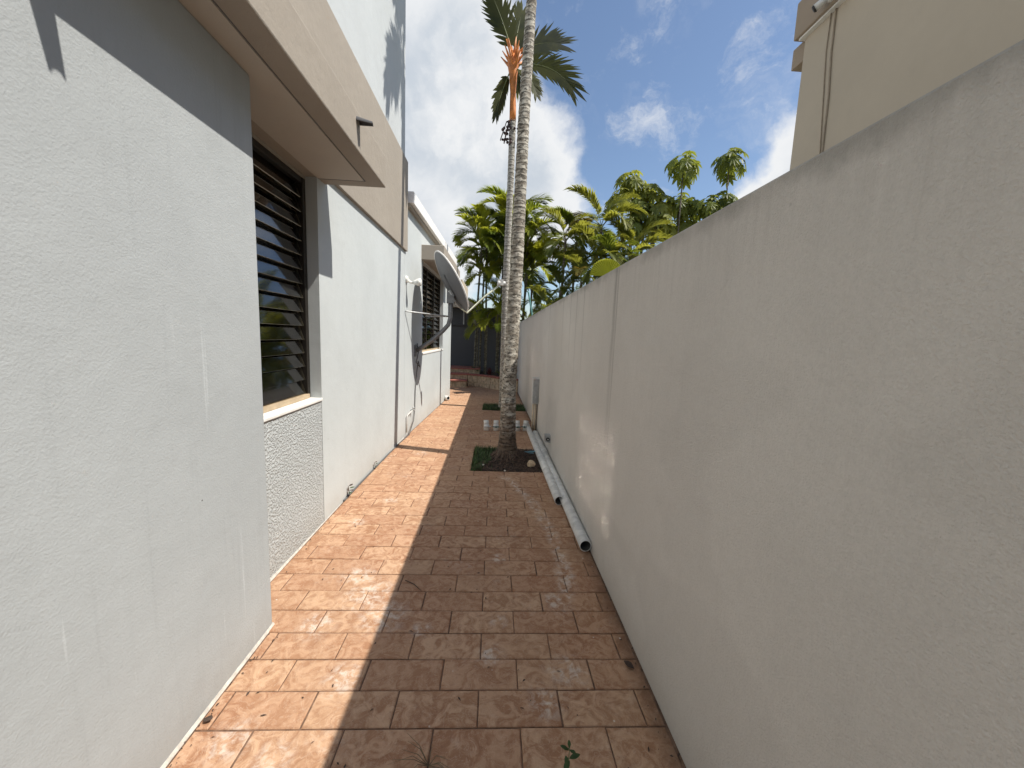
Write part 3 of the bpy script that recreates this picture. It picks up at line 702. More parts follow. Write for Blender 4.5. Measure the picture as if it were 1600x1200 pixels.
# ------------------------------------------------------------------ tree pits
rg = random.Random(11)
def pit(P, mulch):
    x0, x1, y0, y1 = P; x1 = .772
    so = MB().add([(x0, y0, gz(y0) - .03), (x1, y0, gz(y0) - .03), (x1, y1, gz(y1) - .03), (x0, y1, gz(y1) - .03)], [(0, 1, 2, 3)])
    nx, ny = 24, 18; vs = []; fs = []
    for j in range(ny + 1):
        for i in range(nx + 1):
            x = x0 + (x1 - x0) * i / nx; y = y0 + (y1 - y0) * j / ny
            e = min(i, nx - i, j, ny - j)
            h = -.035 + (.02 if e else 0) + rg.uniform(-.008, .012) + .05 * math.exp(-((x - .2) ** 2 + (y - (y0 + y1) / 2) ** 2) / .05)
            vs.append((x, y, gz(y) + h))
    for j in range(ny):
        for i in range(nx):
            a = j * (nx + 1) + i; fs.append((a, a + 1, a + nx + 2, a + nx + 1))
    so = MB().add(vs, fs).build('soil', M['soil'], smooth=True); so['kind'] = 'structure'
    b = MB().box(x0 - .004, x0, y0, y1, gz(y1) - .10, gz(y1) - .001) if False else None
    return so
pit(PIT1, True); pit(PIT2, False)
def grass(regions, n, hmin, hmax, name='grass'):
    mb = MB()
    for _ in range(n):
        x0, x1, y0, y1, dens = rg.choice(regions)
        x, y = rg.uniform(x0, x1), rg.uniform(y0, y1)
        if dens and rg.random() > dens: continue
        h = rg.uniform(hmin, hmax); a = rg.uniform(0, 6.28); l = rg.uniform(.2, .9) * h; wd = rg.uniform(.0025, .005)
        dx, dy = math.cos(a), math.sin(a); z = gz(y) - .02
        px_, py_ = -dy * wd, dx * wd
        p1 = (x + dx * l * .35, y + dy * l * .35, z + h * .65); p2 = (x + dx * l, y + dy * l, z + h)
        mb.add([(x - px_, y - py_, z), (x + px_, y + py_, z), (p1[0] + px_ * .7, p1[1] + py_ * .7, p1[2]), (p1[0] - px_ * .7, p1[1] - py_ * .7, p1[2]), p2], [(0, 1, 2, 3), (3, 2, 4)])
    o = mb.build(name, M['grass']); o['kind'] = 'stuff'; return o
grass([(PIT1[0] + .005, -.02, PIT1[2] + .25, PIT1[3] - .01, 0), (PIT1[0] + .005, .08, PIT1[2] + .4, PIT1[3], 0), (PIT1[0], .7, PIT1[2], PIT1[3], .08), (-.24, -.1, PIT1[2], PIT1[2] + .3, .3)], 2600, .03, .085)
grass([(PIT2[0], .75, PIT2[2] + .01, PIT2[3], 0)], 2600, .03, .10)
# wood-chip mulch
mb = MB()
for _ in range(1500):
    x, y = rg.uniform(-.20, .76), rg.uniform(PIT1[2] + .01, PIT1[3] - .02)
    if x < .0 and y > PIT1[2] + .35 and rg.random() < .85: continue
    L_, w_ = rg.uniform(.010, .042), rg.uniform(.003, .009); a = rg.uniform(0, 6.28); e = rg.uniform(-.4, .5)
    d = Vector((math.cos(a) * math.cos(e), math.sin(a) * math.cos(e), math.sin(e))) * L_; s_ = Vector((-math.sin(a), math.cos(a), rg.uniform(-.3, .3))) * w_; u_ = Vector((0, 0, w_ * .6))
    c = Vector((x, y, gz(y) - .006 + rg.uniform(0, .012) + .05 * math.exp(-((x - .2) ** 2 + (y - 4.93) ** 2) / .05)))
    mb.add([c - d - s_, c + d - s_, c + d + s_, c - d + s_, c - d + u_, c + d + u_], [(0, 1, 5, 4), (2, 3, 4, 5), (0, 4, 3), (1, 2, 5)])
o = mb.build('mulch', M['mulch']); o['kind'] = 'stuff'
def rock(name, c, r, mat, label, cat, sq=(1, 1, .7), seed=1, group=None):
    q = random.Random(seed); bm = bmesh.new(); bmesh.ops.create_icosphere(bm, subdivisions=2, radius=r)
    for v in bm.verts:
        v.co *= 1 + q.uniform(-.16, .16); v.co.x *= sq[0]; v.co.y *= sq[1]; v.co.z *= sq[2]
    me = bpy.data.meshes.new(name); bm.to_mesh(me); bm.free(); me.materials.append(mat)
    o = bpy.data.objects.new(name, me); COL.objects.link(o); o.location = c; return tag(o, label, cat, group)
rock('stone', (.50, 4.64, .018), .05, M['stone'], 'rounded tan stone lying on the mulch right of the palm', 'stone', (1.05, .8, .95))
rock('pebble', (-.10, 4.62, .0), .016, M['pebble'], 'small white pebble in the tree pit near its grass', 'pebble', seed=4)
rock('pebble', (.165, 4.395, .012), .013, M['pebble'], 'small white pebble on the paving edge before the palm', 'pebble', seed=5)
rock('pebble', (.46, 8.75, gz(8.75) + .012), .02, M['pebble'], 'small white pebble in the far grassy tree pit', 'pebble', seed=6)
mb = MB()
for i in range(9):
    a = rg.uniform(-.5, .5); c = Vector((.46 + i * .025, 5.17 + rg.uniform(-.02, .02), .008 + rg.uniform(0, .02)))
    mb.tube([c, c + Vector((.06 * math.cos(a), .05 * math.sin(a), rg.uniform(-.005, .02))), c + Vector((.11 * math.cos(a), .09 * math.sin(a), 0))], .0035, 5)
tag(mb.build('string', M['blue']), 'tangle of pale blue plastic string in the tree pit by the pipes', 'string')

# ------------------------------------------------------------------ palms
def frond_mesh(name, mat, L, elev, droop, n=36, leaf=.42, lw=.020, seed=0, petiole=.18, vee=.35, gravity=.55, curl=0.0, rmat=None, fwd0=62, fwd1=22, tipcut=0.35, lateral=0.0, rr=.012, roll=0.0):
    q = random.Random(seed); mb = MB(); NS = 26; pts = [Vector((0, 0, 0))]; dirs = []
    for i in range(NS):
        t = i / (NS - 1); a = elev - droop * t ** 1.3; yaw = lateral * t * t
        d = Vector((math.cos(a) * math.cos(yaw), math.cos(a) * math.sin(yaw), math.sin(a))); dirs.append(d); pts.append(pts[-1] + d * (L / NS))
    mb.tube(pts[::2], [rr * (1 - .85 * i / (len(pts[::2]) - 1)) for i in range(len(pts[::2]))], 5, mi=1)
    for sd_ in (-1, 1):
        for j in range(n):
            t = petiole + (1 - petiole) * (j + .5 * (sd_ > 0) + q.uniform(-.25, .25)) / n
            t = min(max(t, petiole), .995); fi = t * NS; i = min(int(fi), NS - 1)
            p = pts[i].lerp(pts[i + 1], fi - i); d = dirs[i]
            s0 = Vector((-math.sin(lateral * t * t), math.cos(lateral * t * t), 0)); u0 = d.cross(s0)
            side = (s0 * math.cos(roll) + u0 * math.sin(roll)) * sd_; up = u0 * math.cos(roll) - s0 * math.sin(roll)
            u = (t - petiole) / (1 - petiole)
            prof = min(1, .45 + 1.6 * u) * (1 - (1 - tipcut) * max(0, (u - .55) / .45) ** 1.6)
            ll = leaf * prof * q.uniform(.85, 1.1)
            fa_ = R(fwd0 + (fwd1 - fwd0) * u + q.uniform(-6, 6))
            ld = (d * math.cos(fa_) + side * math.sin(fa_) * math.cos(vee) + up * math.sin(fa_) * math.sin(vee)).normalized()
            wv = ld.cross(up).normalized(); wd = lw * q.uniform(.8, 1.15) * (.75 + .25 * prof)
            a0 = p; segs = []; cur = Vector(a0); dd = Vector(ld)
            for s_ in range(3):
                cur = cur + dd * (ll / 3); segs.append(Vector(cur)); dd = (dd + Vector((0, 0, -gravity * (.35 + .5 * s_)))).normalized()
            b1, b2, b3 = segs
            mb.add([a0 - wv * wd * .45, a0 + wv * wd * .45, b1 + wv * wd, b1 - wv * wd, b2 + wv * wd * .85, b2 - wv * wd * .85, b3], [(0, 1, 2, 3), (3, 2, 4, 5), (5, 4, 6)], 0)
    return mb.mesh(name, [mat, rmat or M['petiole']])

def put_frond(parent, me, at, az, name='frond', scale=1.0, tilt=0.0):
    o = bpy.data.objects.new(name, me); COL.objects.link(o); o.parent = parent
    o.location = Vector(at) - base(parent); o.rotation_euler = (tilt, 0, az); o.scale = (scale,) * 3
    return o

def ringed_trunk(parent, base_p, pts, r0, r1, mat, ring, seed, flare=.0, n=22, depth=.06):
    """leaf-scar rings: a saw-tooth radius along the stem"""
    q = random.Random(seed); P = [Vector(p) for p in pts]
    tot = sum((P[i + 1] - P[i]).length for i in range(len(P) - 1)); k = int(tot / ring) * 4
    path = []; rad = []
    for i in range(k + 1):
        t = i / k * (len(P) - 1); a = min(int(t), len(P) - 2); p = P[a].lerp(P[a + 1], t - a)
        h = i / k; ph = (i % 4) / 4
        r = r0 + (r1 - r0) * h ** .8
        r *= 1 + depth * (.9 - ph if ph > 0 else -.1) * .6
        r += flare * math.exp(-h * tot / .16) + flare * .25 * math.exp(-h * tot / .5)
        path.append(p + Vector((q.uniform(-.002, .002), q.uniform(-.002, .002), 0))); rad.append(r * q.uniform(.985, 1.015))
    mb = MB().tube(path, rad, n)
    if flare:
        vs = []
        for idx, v in enumerate(mb.v):
            i, kk = divmod(idx, n); h = i / k * tot
            f = 1 + (.16 * math.sin(kk * 5 * 2 * math.pi / n + 1) + .12 * math.sin(kk * 9 * 2 * math.pi / n)) * math.exp(-h / .22)
            c = path[i]; vs.append(tuple(c + (Vector(v) - c) * f))
        mb.v = vs
    return mb.build('trunk', mat, parent, smooth=True)

# palm 1: thick ringed trunk in the near pit, its crown above the frame
p1 = thing('palm_tree', 'tall palm with thick ringed pale trunk growing from the near mulched pit', 'palm tree', (.205, 4.98, -.03))
ringed_trunk(p1, None, [(.205, 4.98, -.05), (.20, 5.0, .9), (.245, 5.08, 2.6), (.265, 5.20, 4.3), (.31, 5.30, 5.8), (.335, 5.36, 7.2)], .106, .054, M['trunk1'], .078, 5, flare=.075, depth=.13)
mb = MB()
for i in range(26):      # surface roots
    a = 2 * math.pi * i / 26 + rg.uniform(-.1, .1); L_ = rg.uniform(.14, .27); r0 = rg.uniform(.010, .018)
    c = Vector((.205, 4.98, -.02)); d = Vector((math.cos(a), math.sin(a), 0)); s_ = Vector((-d.y, d.x, 0)) * rg.uniform(-.05, .05)
    mb.tube([c + d * .09 + Vector((0, 0, .17)), c + d * .145 + Vector((0, 0, .07)), c + d * (.16 + L_ * .3) + s_ * .4 + Vector((0, 0, .02)), c + d * (.15 + L_ * .6) + s_ + Vector((0, 0, -.01))], [r0, r0, r0 * .8, r0 * .4], 6)
mb.build('roots', M['mulch'], p1, smooth=True)
MB().tube([(.335, 5.36, 7.15), (.34, 5.37, 7.5), (.345, 5.38, 7.9), (.345, 5.38, 8.1)], [.075, .085, .06, .03], 16).build('crownshaft', M['orange'], p1, smooth=True)
fA = [frond_mesh('frond', M['frond_d'], 1.15, R(e), R(d_), 26, .42, .034, s_, .15, .3, .35, fwd0=50, fwd1=15, tipcut=.6) for e, d_, s_ in ((75, 50, 1), (55, 60, 2), (30, 60, 3))]
for i in range(11):
    put_frond(p1, fA[i % 3], (.345, 5.38, 8.0 - .06 * (i % 3)), i * 2.4 + .5)

# palm 2: slender trunk, orange crownshaft and a few broad dark fronds
p2 = thing('palm_tree', 'slender palm with orange crownshaft and dark fronds rising from the far grassy pit', 'palm tree', (.20, 8.95, gz(8.95)))
s2 = 8.95 / 8.4
T2 = lambda x, z: (x * s2, 8.95, 1.6 + (z - 1.6) * s2)
ringed_trunk(p2, None, [(.225, 8.95, -.15), T2(.195, 1.5), T2(.183, 2.6), T2(.208, 4.84), T2(.205, 6.0)], .085, .068, M['trunk2'], .085, 6, flare=.03, n=16, depth=.12)
MB().tube([T2(.205, 5.95), T2(.20, 6.15), T2(.19, 6.5), T2(.182, 6.8), T2(.172, 7.05), T2(.17, 7.25)], [.072, .070, .062, .085, .13, .05], 16).build('crownshaft', M['orange'], p2, smooth=True)
mb = MB()
for i in range(22):
    a = rg.uniform(0, 6.28); t = rg.uniform(-.1, .2); c = Vector(T2(.178, 6.9 + t)); e = rg.uniform(.7, 1.35)
    d = Vector((math.cos(a) * math.cos(e), math.sin(a) * math.cos(e), math.sin(e)))
    mb.tube([c, c + d * .2, c + d * .44 + Vector((0, 0, -.02))], [.042, .030, .008], 6)
mb.build('leaf_stalks', M['orange'], p2, smooth=True)
mb = MB()
for i in range(30):
    a = rg.uniform(2.2, 4.4) if i < 20 else rg.uniform(0, 6.28); r_ = rg.uniform(.05, .22)
    mb.ball((.22 + math.cos(a) * r_, 8.95 + math.sin(a) * r_ * .7, rg.uniform(5.75, 6.20)), rg.uniform(.022, .035), 6, 5)
for i in range(10):
    a = rg.uniform(2, 4.6); mb.tube([(.22, 8.95, 6.3), (.22 + math.cos(a) * .14, 8.95 + math.sin(a) * .1, 6.22), (.22 + math.cos(a) * .26, 8.95 + math.sin(a) * .2, 5.85)], .007, 5)
mb.build('fruit_cluster', M['fruit'], p2, smooth=True)
top2 = Vector(T2(.178, 7.05))
def f2(L, e, d_, s_, roll=60, wide=.033, leaf=.58):
    return frond_mesh('frond', M['frond_2'], L, R(e), R(d_), 26, leaf, wide, s_, .16, .10, .07, rmat=M['petiole'], fwd0=52, fwd1=10, tipcut=.9, rr=.016, roll=R(roll))
put_frond(p2, f2(1.12, 71, 8, 21, 88), top2 + Vector((-.02, 0, .15)), R(176))         # up to the left
put_frond(p2, f2(1.0, 44, 42, 22, 86), top2 + Vector((.02, 0, .10)), R(8))            # up right
put_frond(p2, f2(1.32, 6, 58, 23, 84), top2 + Vector((.03, 0, -.05)), R(-8))          # right, drooping
put_frond(p2, f2(.9, -66, 14, 24, 55, leaf=.34), top2 + Vector((-.05, 0, -.15)), R(190))  # hanging left
put_frond(p2, f2(.95, 78, 10, 25, 30), top2 + Vector((.0, .03, .18)), R(60))
put_frond(p2, f2(.9, 30, 60, 26, 40, leaf=.4), top2 + Vector((.0, .04, .0)), R(80))
put_frond(p2, f2(.8, -30, 40, 28, 40, leaf=.34), top2 + Vector((.03, -.02, -.12)), R(-35))

# clumping palms in the far planter
bright = [frond_mesh('frond', M['frond'], 1.7, R(e), R(d_), 44, .56, .026, s_, .20, .45, .42, lateral=l_) for e, d_, s_, l_ in ((78, 75, 31, .1), (58, 95, 32, -.2), (38, 100, 33, .2), (15, 80, 34, 0))]
deep = [frond_mesh('frond', M['frond_d'], 1.7, R(e), R(d_), 42, .56, .026, s_, .20, .4, .42, lateral=l_) for e, d_, s_, l_ in ((75, 80, 41, .1), (50, 95, 42, -.2), (25, 95, 43, .2), (-5, 70, 44, 0))]
mixed = [frond_mesh('frond', M['frond_m'], 1.8, R(e), R(d_), 44, .52, .022, s_, .22, .4, .5, lateral=l_) for e, d_, s_, l_ in ((76, 85, 51, .1), (55, 105, 52, -.2), (35, 105, 53, .2), (10, 90, 54, 0))]
yel = [frond_mesh('frond', M['frond_y'], 1.7, R(e), R(d_), 34, .48, .022, s_, .22, .4, .5) for e, d_, s_ in ((50, 105, 61), (20, 95, 62))]
def palm(x, y, z0, zc, fr, n, label, group, sc=1.0, seed=0, r=.045, lean=(0, 0), mat='stem', extra=()):
    q = random.Random(seed)
    o = thing('palm_tree', label, 'palm tree', (x, y, z0), group)
    tp_ = Vector((x + lean[0], y + lean[1], zc))
    ringed_trunk(o, None, [(x, y, z0 - .1), (x + lean[0] * .3, y + lean[1] * .3, z0 + (zc - z0) * .5), tp_], r, r * .8, M[mat], .16, seed, n=9, depth=.1)
    for i in range(n):
        k = i % len(fr); put_frond(o, fr[k], tp_ + Vector((0, 0, -.05 * k)), i * 2.39996 + q.uniform(-.3, .3), scale=sc * q.uniform(.85, 1.12))
    for e in extra: put_frond(o, e, tp_, q.uniform(0, 6.28), scale=sc)
    return o
G1 = 'clumping palms in the far planter'
PZ = .18
CL = ('bright palm at the left edge of the far planter clump', 'deep green palm just left of the slender trunk in the far planter clump',
      'lower bright palm near the left edge of the far planter clump', 'tall bright palm on the right side of the far planter clump',
      'tallest deep green palm of the far planter clump', 'rightmost bright palm of the far planter clump',
      'deep green palm hidden behind both trunks in the far planter clump', 'lower deep green palm at the right of the far planter clump',
      'mid height deep green palm right behind the thick trunk in the planter clump')
YL = ('low young palm in the planter, second from the left', 'low young palm in the planter hidden behind the thick trunk', 'tallest of the low young palms in the planter',
      'leftmost low young palm in the planter, under the dish arm', 'low young palm at the right end of the planter by the boundary wall')
for i, (x, y, zc, sc, k) in enumerate(((-.72, 13.6, 4.5, .78, 0), (-.35, 14.0, 4.9, .85, 1), (-.55, 13.9, 3.7, .75, 0), (.95, 13.5, 5.0, .95, 0), (.55, 14.0, 5.5, 1.0, 1), (1.25, 14.0, 4.3, .9, 0), (.10, 14.3, 5.1, .9, 1), (.85, 13.4, 3.7, .8, 1), (.35, 13.8, 4.2, .85, 1))):
    palm(x * 1.04, y + .55, PZ, zc + .12, (bright, deep)[k], 13, CL[i], G1, sc, 100 + i, .042, (random.uniform(-.2, .2), 0), extra=bright[:3] if k else bright[1:3])
for i, (x, y, zc, sc) in enumerate(((-.30, 13.2, 1.9, .62), (.32, 13.0, 2.1, .62), (.05, 13.5, 2.5, .7), (-.62, 13.5, 2.2, .5), (1.05, 13.0, 1.95, .6))):
    palm(x * 1.04, y + .55, PZ, zc + .12, bright, 8, YL[i], 'young palms in the far planter', sc, 140 + i, .028)

# palms beyond the boundary wall
G2 = 'palms beyond the boundary wall'
for i, (x, y, zc, sc, fr, ex, lb) in enumerate((
        (2.05, 12.6, 4.75, .75, mixed, (), 'feathery palm at the upper left of the palms beyond the wall'), (3.55, 12.9, 5.3, .90, mixed, yel, 'tallest palm beyond the wall, with orange yellow fronds'),
        (2.9, 12.0, 4.0, .75, mixed, (), 'feathery palm rising just behind the pleated fan leaf'), (4.2, 12.5, 4.35, .85, mixed, yel[:1], 'palm with a yellowing frond in front of the broad umbrella tree'),
        (1.75, 12.2, 3.1, .70, deep, (), 'dark low palm beyond the wall nearest the thick palm trunk'), (2.35, 11.6, 3.3, .65, mixed, yel[:1], 'low palm with a yellowing frond left of the pleated fan leaf'),
        (3.5, 11.6, 3.9, .60, deep, (), 'small dark palm beyond the wall right of the fan leaf'), (1.5, 11.4, 2.45, .6, mixed, (), 'lowest palm beyond the wall, beside the teal pole'),
        (2.6, 13.6, 4.9, .8, deep, (), 'tall dark palm standing behind the feathery ones beyond the wall'), (4.9, 13.4, 4.6, .7, mixed, (), 'rightmost feathery palm beyond the wall'))):
    palm(x, y, -.45, zc, fr, 14, lb, G2, sc, 200 + i, .05, (random.uniform(-.25, .25), 0), 'bark', ex)
# one pleated fan leaf showing over the wall
fp = thing('fan_palm', 'bright green pleated fan leaf showing just above the boundary wall', 'palm', (2.5, 9.5, -.45))
MB().tube([(2.5, 9.5, -.5), (2.55, 9.45, 2.0), (2.66, 9.4, 3.15)], .02, 8).build('stalk', M['petiole'], fp, smooth=True)
mb = MB(); n = 26; c = Vector((2.66, 9.4, 3.15)); r_ = .42
for k in range(n):
    a0, a1 = R(-20 + 200 * k / n), R(-20 + 200 * (k + 1) / n); am = (a0 + a1) / 2
    f = lambda a, rr, dy: c + Vector((math.cos(a) * rr, dy + .12 * rr, math.sin(a) * rr))
    mb.add([c, f(a0, r_ * .97, .0), f(am, r_ * 1.03, .035), f(a1, r_ * .97, 0)], [(0, 1, 2), (0, 2, 3)])
mb.build('leaf', M['frond'], fp)

# umbrella trees: heads of drooping palmate leaves
def head_mesh(rad, n, seed, mat, nl=8, ll=.30, flat=1.0):
    q = random.Random(seed); mb = MB()
    for i in range(n):
        h = 1 - 1.65 * (i + .5) / n; a = i * 2.39996 + q.uniform(-.2, .2); rr = math.sqrt(max(0, 1 - min(1, h * h)))
        d = Vector((math.cos(a) * rr, math.sin(a) * rr, h * flat)); c = d * rad * (q.uniform(.42, .95) if i % 3 else q.uniform(.75, 1.0))
        mb.tube([d * rad * .08, c], [.010, .006], 4, caps=False, mi=1)
        ax = (d + Vector((0, 0, .45))).normalized(); u = ax.orthogonal().normalized(); v = ax.cross(u)
        for k in range(nl):
            b = 2 * math.pi * k / nl + q.uniform(-.15, .15); o_ = u * math.cos(b) + v * math.sin(b); L_ = ll * q.uniform(.8, 1.15); wv = ax.cross(o_).normalized() * L_ * .20
            p1_ = c + o_ * L_ * .35 + Vector((0, 0, -.03 * L_)); p2_ = c + o_ * L_ * .72 + Vector((0, 0, -.18 * L_)); p3_ = c + o_ * L_ * .98 + Vector((0, 0, -.42 * L_))
            mid = ax * (-.02)
            mb.add([c, p1_ - wv, p1_ + mid, p1_ + wv, p2_ - wv * .9, p2_ + mid, p2_ + wv * .9, p3_], [(0, 1, 2), (0, 2, 3), (1, 4, 5, 2), (2, 5, 6, 3), (4, 7, 5), (5, 7, 6)], 0)
    return mb.mesh('leaf_cluster', [mat, M['petiole']])
HD = [head_mesh(.58, 25, s_, M['umbrella'], flat=.95, ll=.26) for s_ in (1, 2)] + [head_mesh(.62, 22, s_, M['umbrella_y'], flat=.9, ll=.28) for s_ in (3, 4)]
def umbrella(label, root, heads, r=.05):
    o = thing('umbrella_tree', label, 'tree', root)
    hub = Vector((root[0], root[1], root[2] + .55 * (min(h[2] for h in heads) - root[2])))
    tr = MB().tube([root, (root[0], root[1], (root[2] + hub.z) / 2), hub], [r * 1.3, r, r * .9], 9).build('trunk', M['bark'], o, smooth=True)
    for i, (x, y, z, sc, k) in enumerate(heads):
        e = Vector((x, y, z)); m_ = hub.lerp(e, .5) + Vector(((x - hub.x) * .15, 0, -.12))
        MB().tube([hub - Vector((0, 0, .1)), m_, e], [r * .7, r * .55, r * .4], 7).build('branch', M['bark'], o, smooth=True)
        c = bpy.data.objects.new('leaf_cluster', HD[k]); COL.objects.link(c); c.parent = o; c.location = e - base(o); c.rotation_euler = (0, 0, i * 1.7); c.scale = (sc, sc, sc)
    return o
umbrella('umbrella tree whose single round head stands left against the blue sky', (6.2, 13.5, -.45), [(6.17, 13.5, 7.50, 1.0, 0)], .045)
umbrella('umbrella tree whose single round head stands nearest the beige house', (7.8, 13.5, -.45), [(7.75, 13.5, 7.72, .95, 1)], .045)
umbrella('broad umbrella tree with many pale leaf heads behind the tall palms', (5.0, 14.2, -.45),
         [(4.65, 14.2, 7.15, .95, 2), (5.3, 14.2, 6.8, .95, 3), (5.75, 14.0, 6.35, .9, 2), (4.3, 14.1, 6.55, .9, 3), (5.0, 13.9, 6.2, .95, 2), (5.5, 13.8, 5.75, .9, 3), (4.7, 14.0, 5.6, .9, 0), (6.0, 14.0, 5.55, .8, 2)], .09)
umbrella('small umbrella tree with dark heads below the first round stalk head', (6.4, 14.0, -.45), [(6.35, 14.0, 6.45, .85, 0), (6.85, 14.0, 6.35, .8, 1), (6.6, 13.9, 5.7, .8, 3)], .06)
umbrella('small umbrella tree with dark heads just above the wall by the beige house', (7.4, 13.2, -.45), [(7.0, 13.2, 6.15, .8, 0), (7.55, 13.2, 6.35, .75, 1), (7.3, 13.2, 5.8, .8, 0)], .06)

# dense shrubs that close the view behind
def shrub(x, y, z0, rx, ry, h, n, seed, label):
    q = random.Random(seed); o = thing('shrub', label, 'shrub', (x, y, z0), 'shrubs behind the palms beyond the wall')
    mb = MB()
    for i in range(7):
        a = q.uniform(0, 6.28); mb.tube([(x, y, z0), (x + math.cos(a) * rx * .3, y + math.sin(a) * ry * .3, z0 + h * .5), (x + math.cos(a) * rx * .6, y + math.sin(a) * ry * .6, z0 + h * .85)], [.05, .035, .015], 6)
    mb.build('stems', M['bark'], o, smooth=True)
    mb = MB()
    for _ in range(n):
        while True:
            p = Vector((q.uniform(-1, 1), q.uniform(-1, 1), q.uniform(-1, 1)))
            if .25 < p.length < 1: break
        p *= .8 + .3 * math.sin(p.x * 7 + seed) * math.cos(p.z * 6 + seed * 2)
        c = Vector((x + p.x * rx, y + p.y * ry, z0 + h * (.5 + .5 * p.z))); d = Vector((q.gauss(0, 1), q.gauss(0, 1), q.gauss(-.3, .7))).normalized(); s_ = d.orthogonal().normalized(); s_.rotate(Matrix.Rotation(q.uniform(0, 3), 3, d)); L_ = q.uniform(.10, .20)
        mb.add([c, c + d * L_ * .5 + s_ * L_ * .22, c + d * L_, c + d * L_ * .5 - s_ * L_ * .22], [(0, 1, 2, 3)])
    mb.build('crown', M['shrub'], o)
for i, (x, y, rx, h, n) in enumerate(((2.3, 15.5, 1.3, 3.9, 2600), (4.6, 15.8, 1.6, 4.9, 3200), (6.6, 15.6, 1.4, 5.4, 2600), (.9, 16.2, 1.0, 3.0, 1600), (-.5, 16.6, .9, 3.2, 1200))):
    shrub(x, y, -.45, rx, .9, h, n, 300 + i, ('dark shrub behind the left palms beyond the boundary wall', 'dark shrub below the broad umbrella tree beyond the wall', 'dark shrub below the two round headed umbrella trees', 'dark shrub behind the right side of the far planter', 'dark shrub behind the left side of the far planter')[i])

# leaning teal pole behind the wall
pl = tag(MB().tube([(1.12, 10.5, -.45), (.985, 10.5, 2.15), (.85, 10.5, 2.80), (.815, 10.5, 2.83)], .022, 10).build('pole', M['teal'], smooth=True), 'leaning teal metal pole sticking up just behind the boundary wall', 'pole')

# ------------------------------------------------------------------ far planter, steps and dark building
gb = thing('outbuilding', 'dark grey outbuilding closing the far end of the passage', 'building', (-1.5, 15.2, -.3))
MB().box(-6, .55, 15.2, 15.5, -.5, 1.95).build('wall', M['charcoal'], gb)
MB().box(-6, .2, 15.1, 15.5, 1.952, 2.62).build('upper_panel', M['charcoal2'], gb, bevel=.01)
MB().box(-6, -.62, 14.7, 15.6, 2.622, 2.86).build('roof_slab', M['neigh'], gb, bevel=.01)
MB().box(-.88, -.66, 15.02, 15.098, 2.05, 2.60).build('post', M['neigh'], gb)
MB().box(-1.27, -1.23, 15.06, 15.099, 2.0, 2.6).build('rail', M['boxpale'], gb)
plan = [(-.92, 13.45), (-.60, 13.30), (-.30, 13.10), (-.02, 12.82), (.20, 12.55), (.45, 12.32), (.772, 12.18)]
planter = thing('planter', 'curved tan stone planter with red brick coping at the far end', 'planter', (0, 13, gz(13)))
zb, zt = gz(13), .20
back = [(x + (.10 if x < 0 else .05), y + .30) for x, y in plan]
back = [(x, y) for x, y in back]; back[-1] = (.772, 12.5)
MB().prism([(x, y) for x, y in plan] + back[::-1], zb - .15, zt).build('wall', M['stone'], planter)
rp = random.Random(9)
def along(t):
    t *= len(plan) - 1; i = min(int(t), len(plan) - 2); f = t - i
    return Vector((plan[i][0] + (plan[i + 1][0] - plan[i][0]) * f, plan[i][1] + (plan[i + 1][1] - plan[i][1]) * f, 0)), (Vector((*plan[i + 1], 0)) - Vector((*plan[i], 0))).normalized()
t = 0
for row, (z0, z1, out) in enumerate(((zb, zb + .13, .035), (zb + .145, zt - .005, .012))):   # rough-faced stones, lower course proud
    k = 11 if row else 9
    for i in range(k):
        a, da = along((i + .04) / k); b, db = along((i + .96) / k); o1 = Vector((da.y, -da.x, 0)); o2 = Vector((db.y, -db.x, 0))
        e = out + rp.uniform(-.006, .014)
        vs = [a, b, b + o2 * e, a + o1 * e]
        zz = z1 - rp.uniform(0, .012)
        MB().add([(v.x, v.y, z0) for v in vs] + [(v.x, v.y, zz) for v in vs], [(0, 3, 2, 1), (4, 5, 6, 7), (0, 4, 7, 3), (3, 7, 6, 2), (2, 6, 5, 1), (1, 5, 4, 0)]).build('stone', M['stone'], planter, bevel=.008)
for i in range(18):                                        # brick-on-edge coping
    a, da = along((i + .04) / 18); b, db = along((i + .96) / 18); o1 = Vector((da.y, -da.x, 0)); o2 = Vector((db.y, -db.x, 0))
    vs = [a + o1 * .05, b + o2 * .05, b - o2 * .20, a - o1 * .20]; h = zt + .052 + rp.uniform(-.003, .004)
    MB().add([(v.x, v.y, zt + .002) for v in vs] + [(v.x, v.y, h) for v in vs], [(3, 2, 1, 0), (4, 5, 6, 7), (0, 1, 5, 4), (1, 2, 6, 5), (2, 3, 7, 6), (3, 0, 4, 7)]).build('brick', M['redbrick'], planter, bevel=.006)
MB().prism([(-.8, 13.55), (-.02, 13.0), (.40, 12.55), (.9, 12.45), (2.2, 12.45), (2.2, 15.19), (-.8, 15.19)], .0, .17).build('soil', M['soil'])['kind'] = 'structure'
st = thing('steps', 'red tiled garden steps with tan stone risers beside the far planter', 'steps', (-1.3, 13.4, gz(13)))
for i, (y0, y1, z0, z1, x1) in enumerate(((13.0, 13.45, gz(13) - .1, .02, -.95), (13.45, 13.95, -.1, .20, -.93), (13.95, 14.9, -.1, .36, -.55))):
    MB().box(-2.6, x1, y0, y1 - .002, z0, z1).build('riser', M['stone'], st, bevel=.01)
    MB().box(-2.6, x1 + .02, y0 - .03, y1 - .034, z1 + .002, z1 + .045).build('tread', M['redtile'], st, bevel=.006)
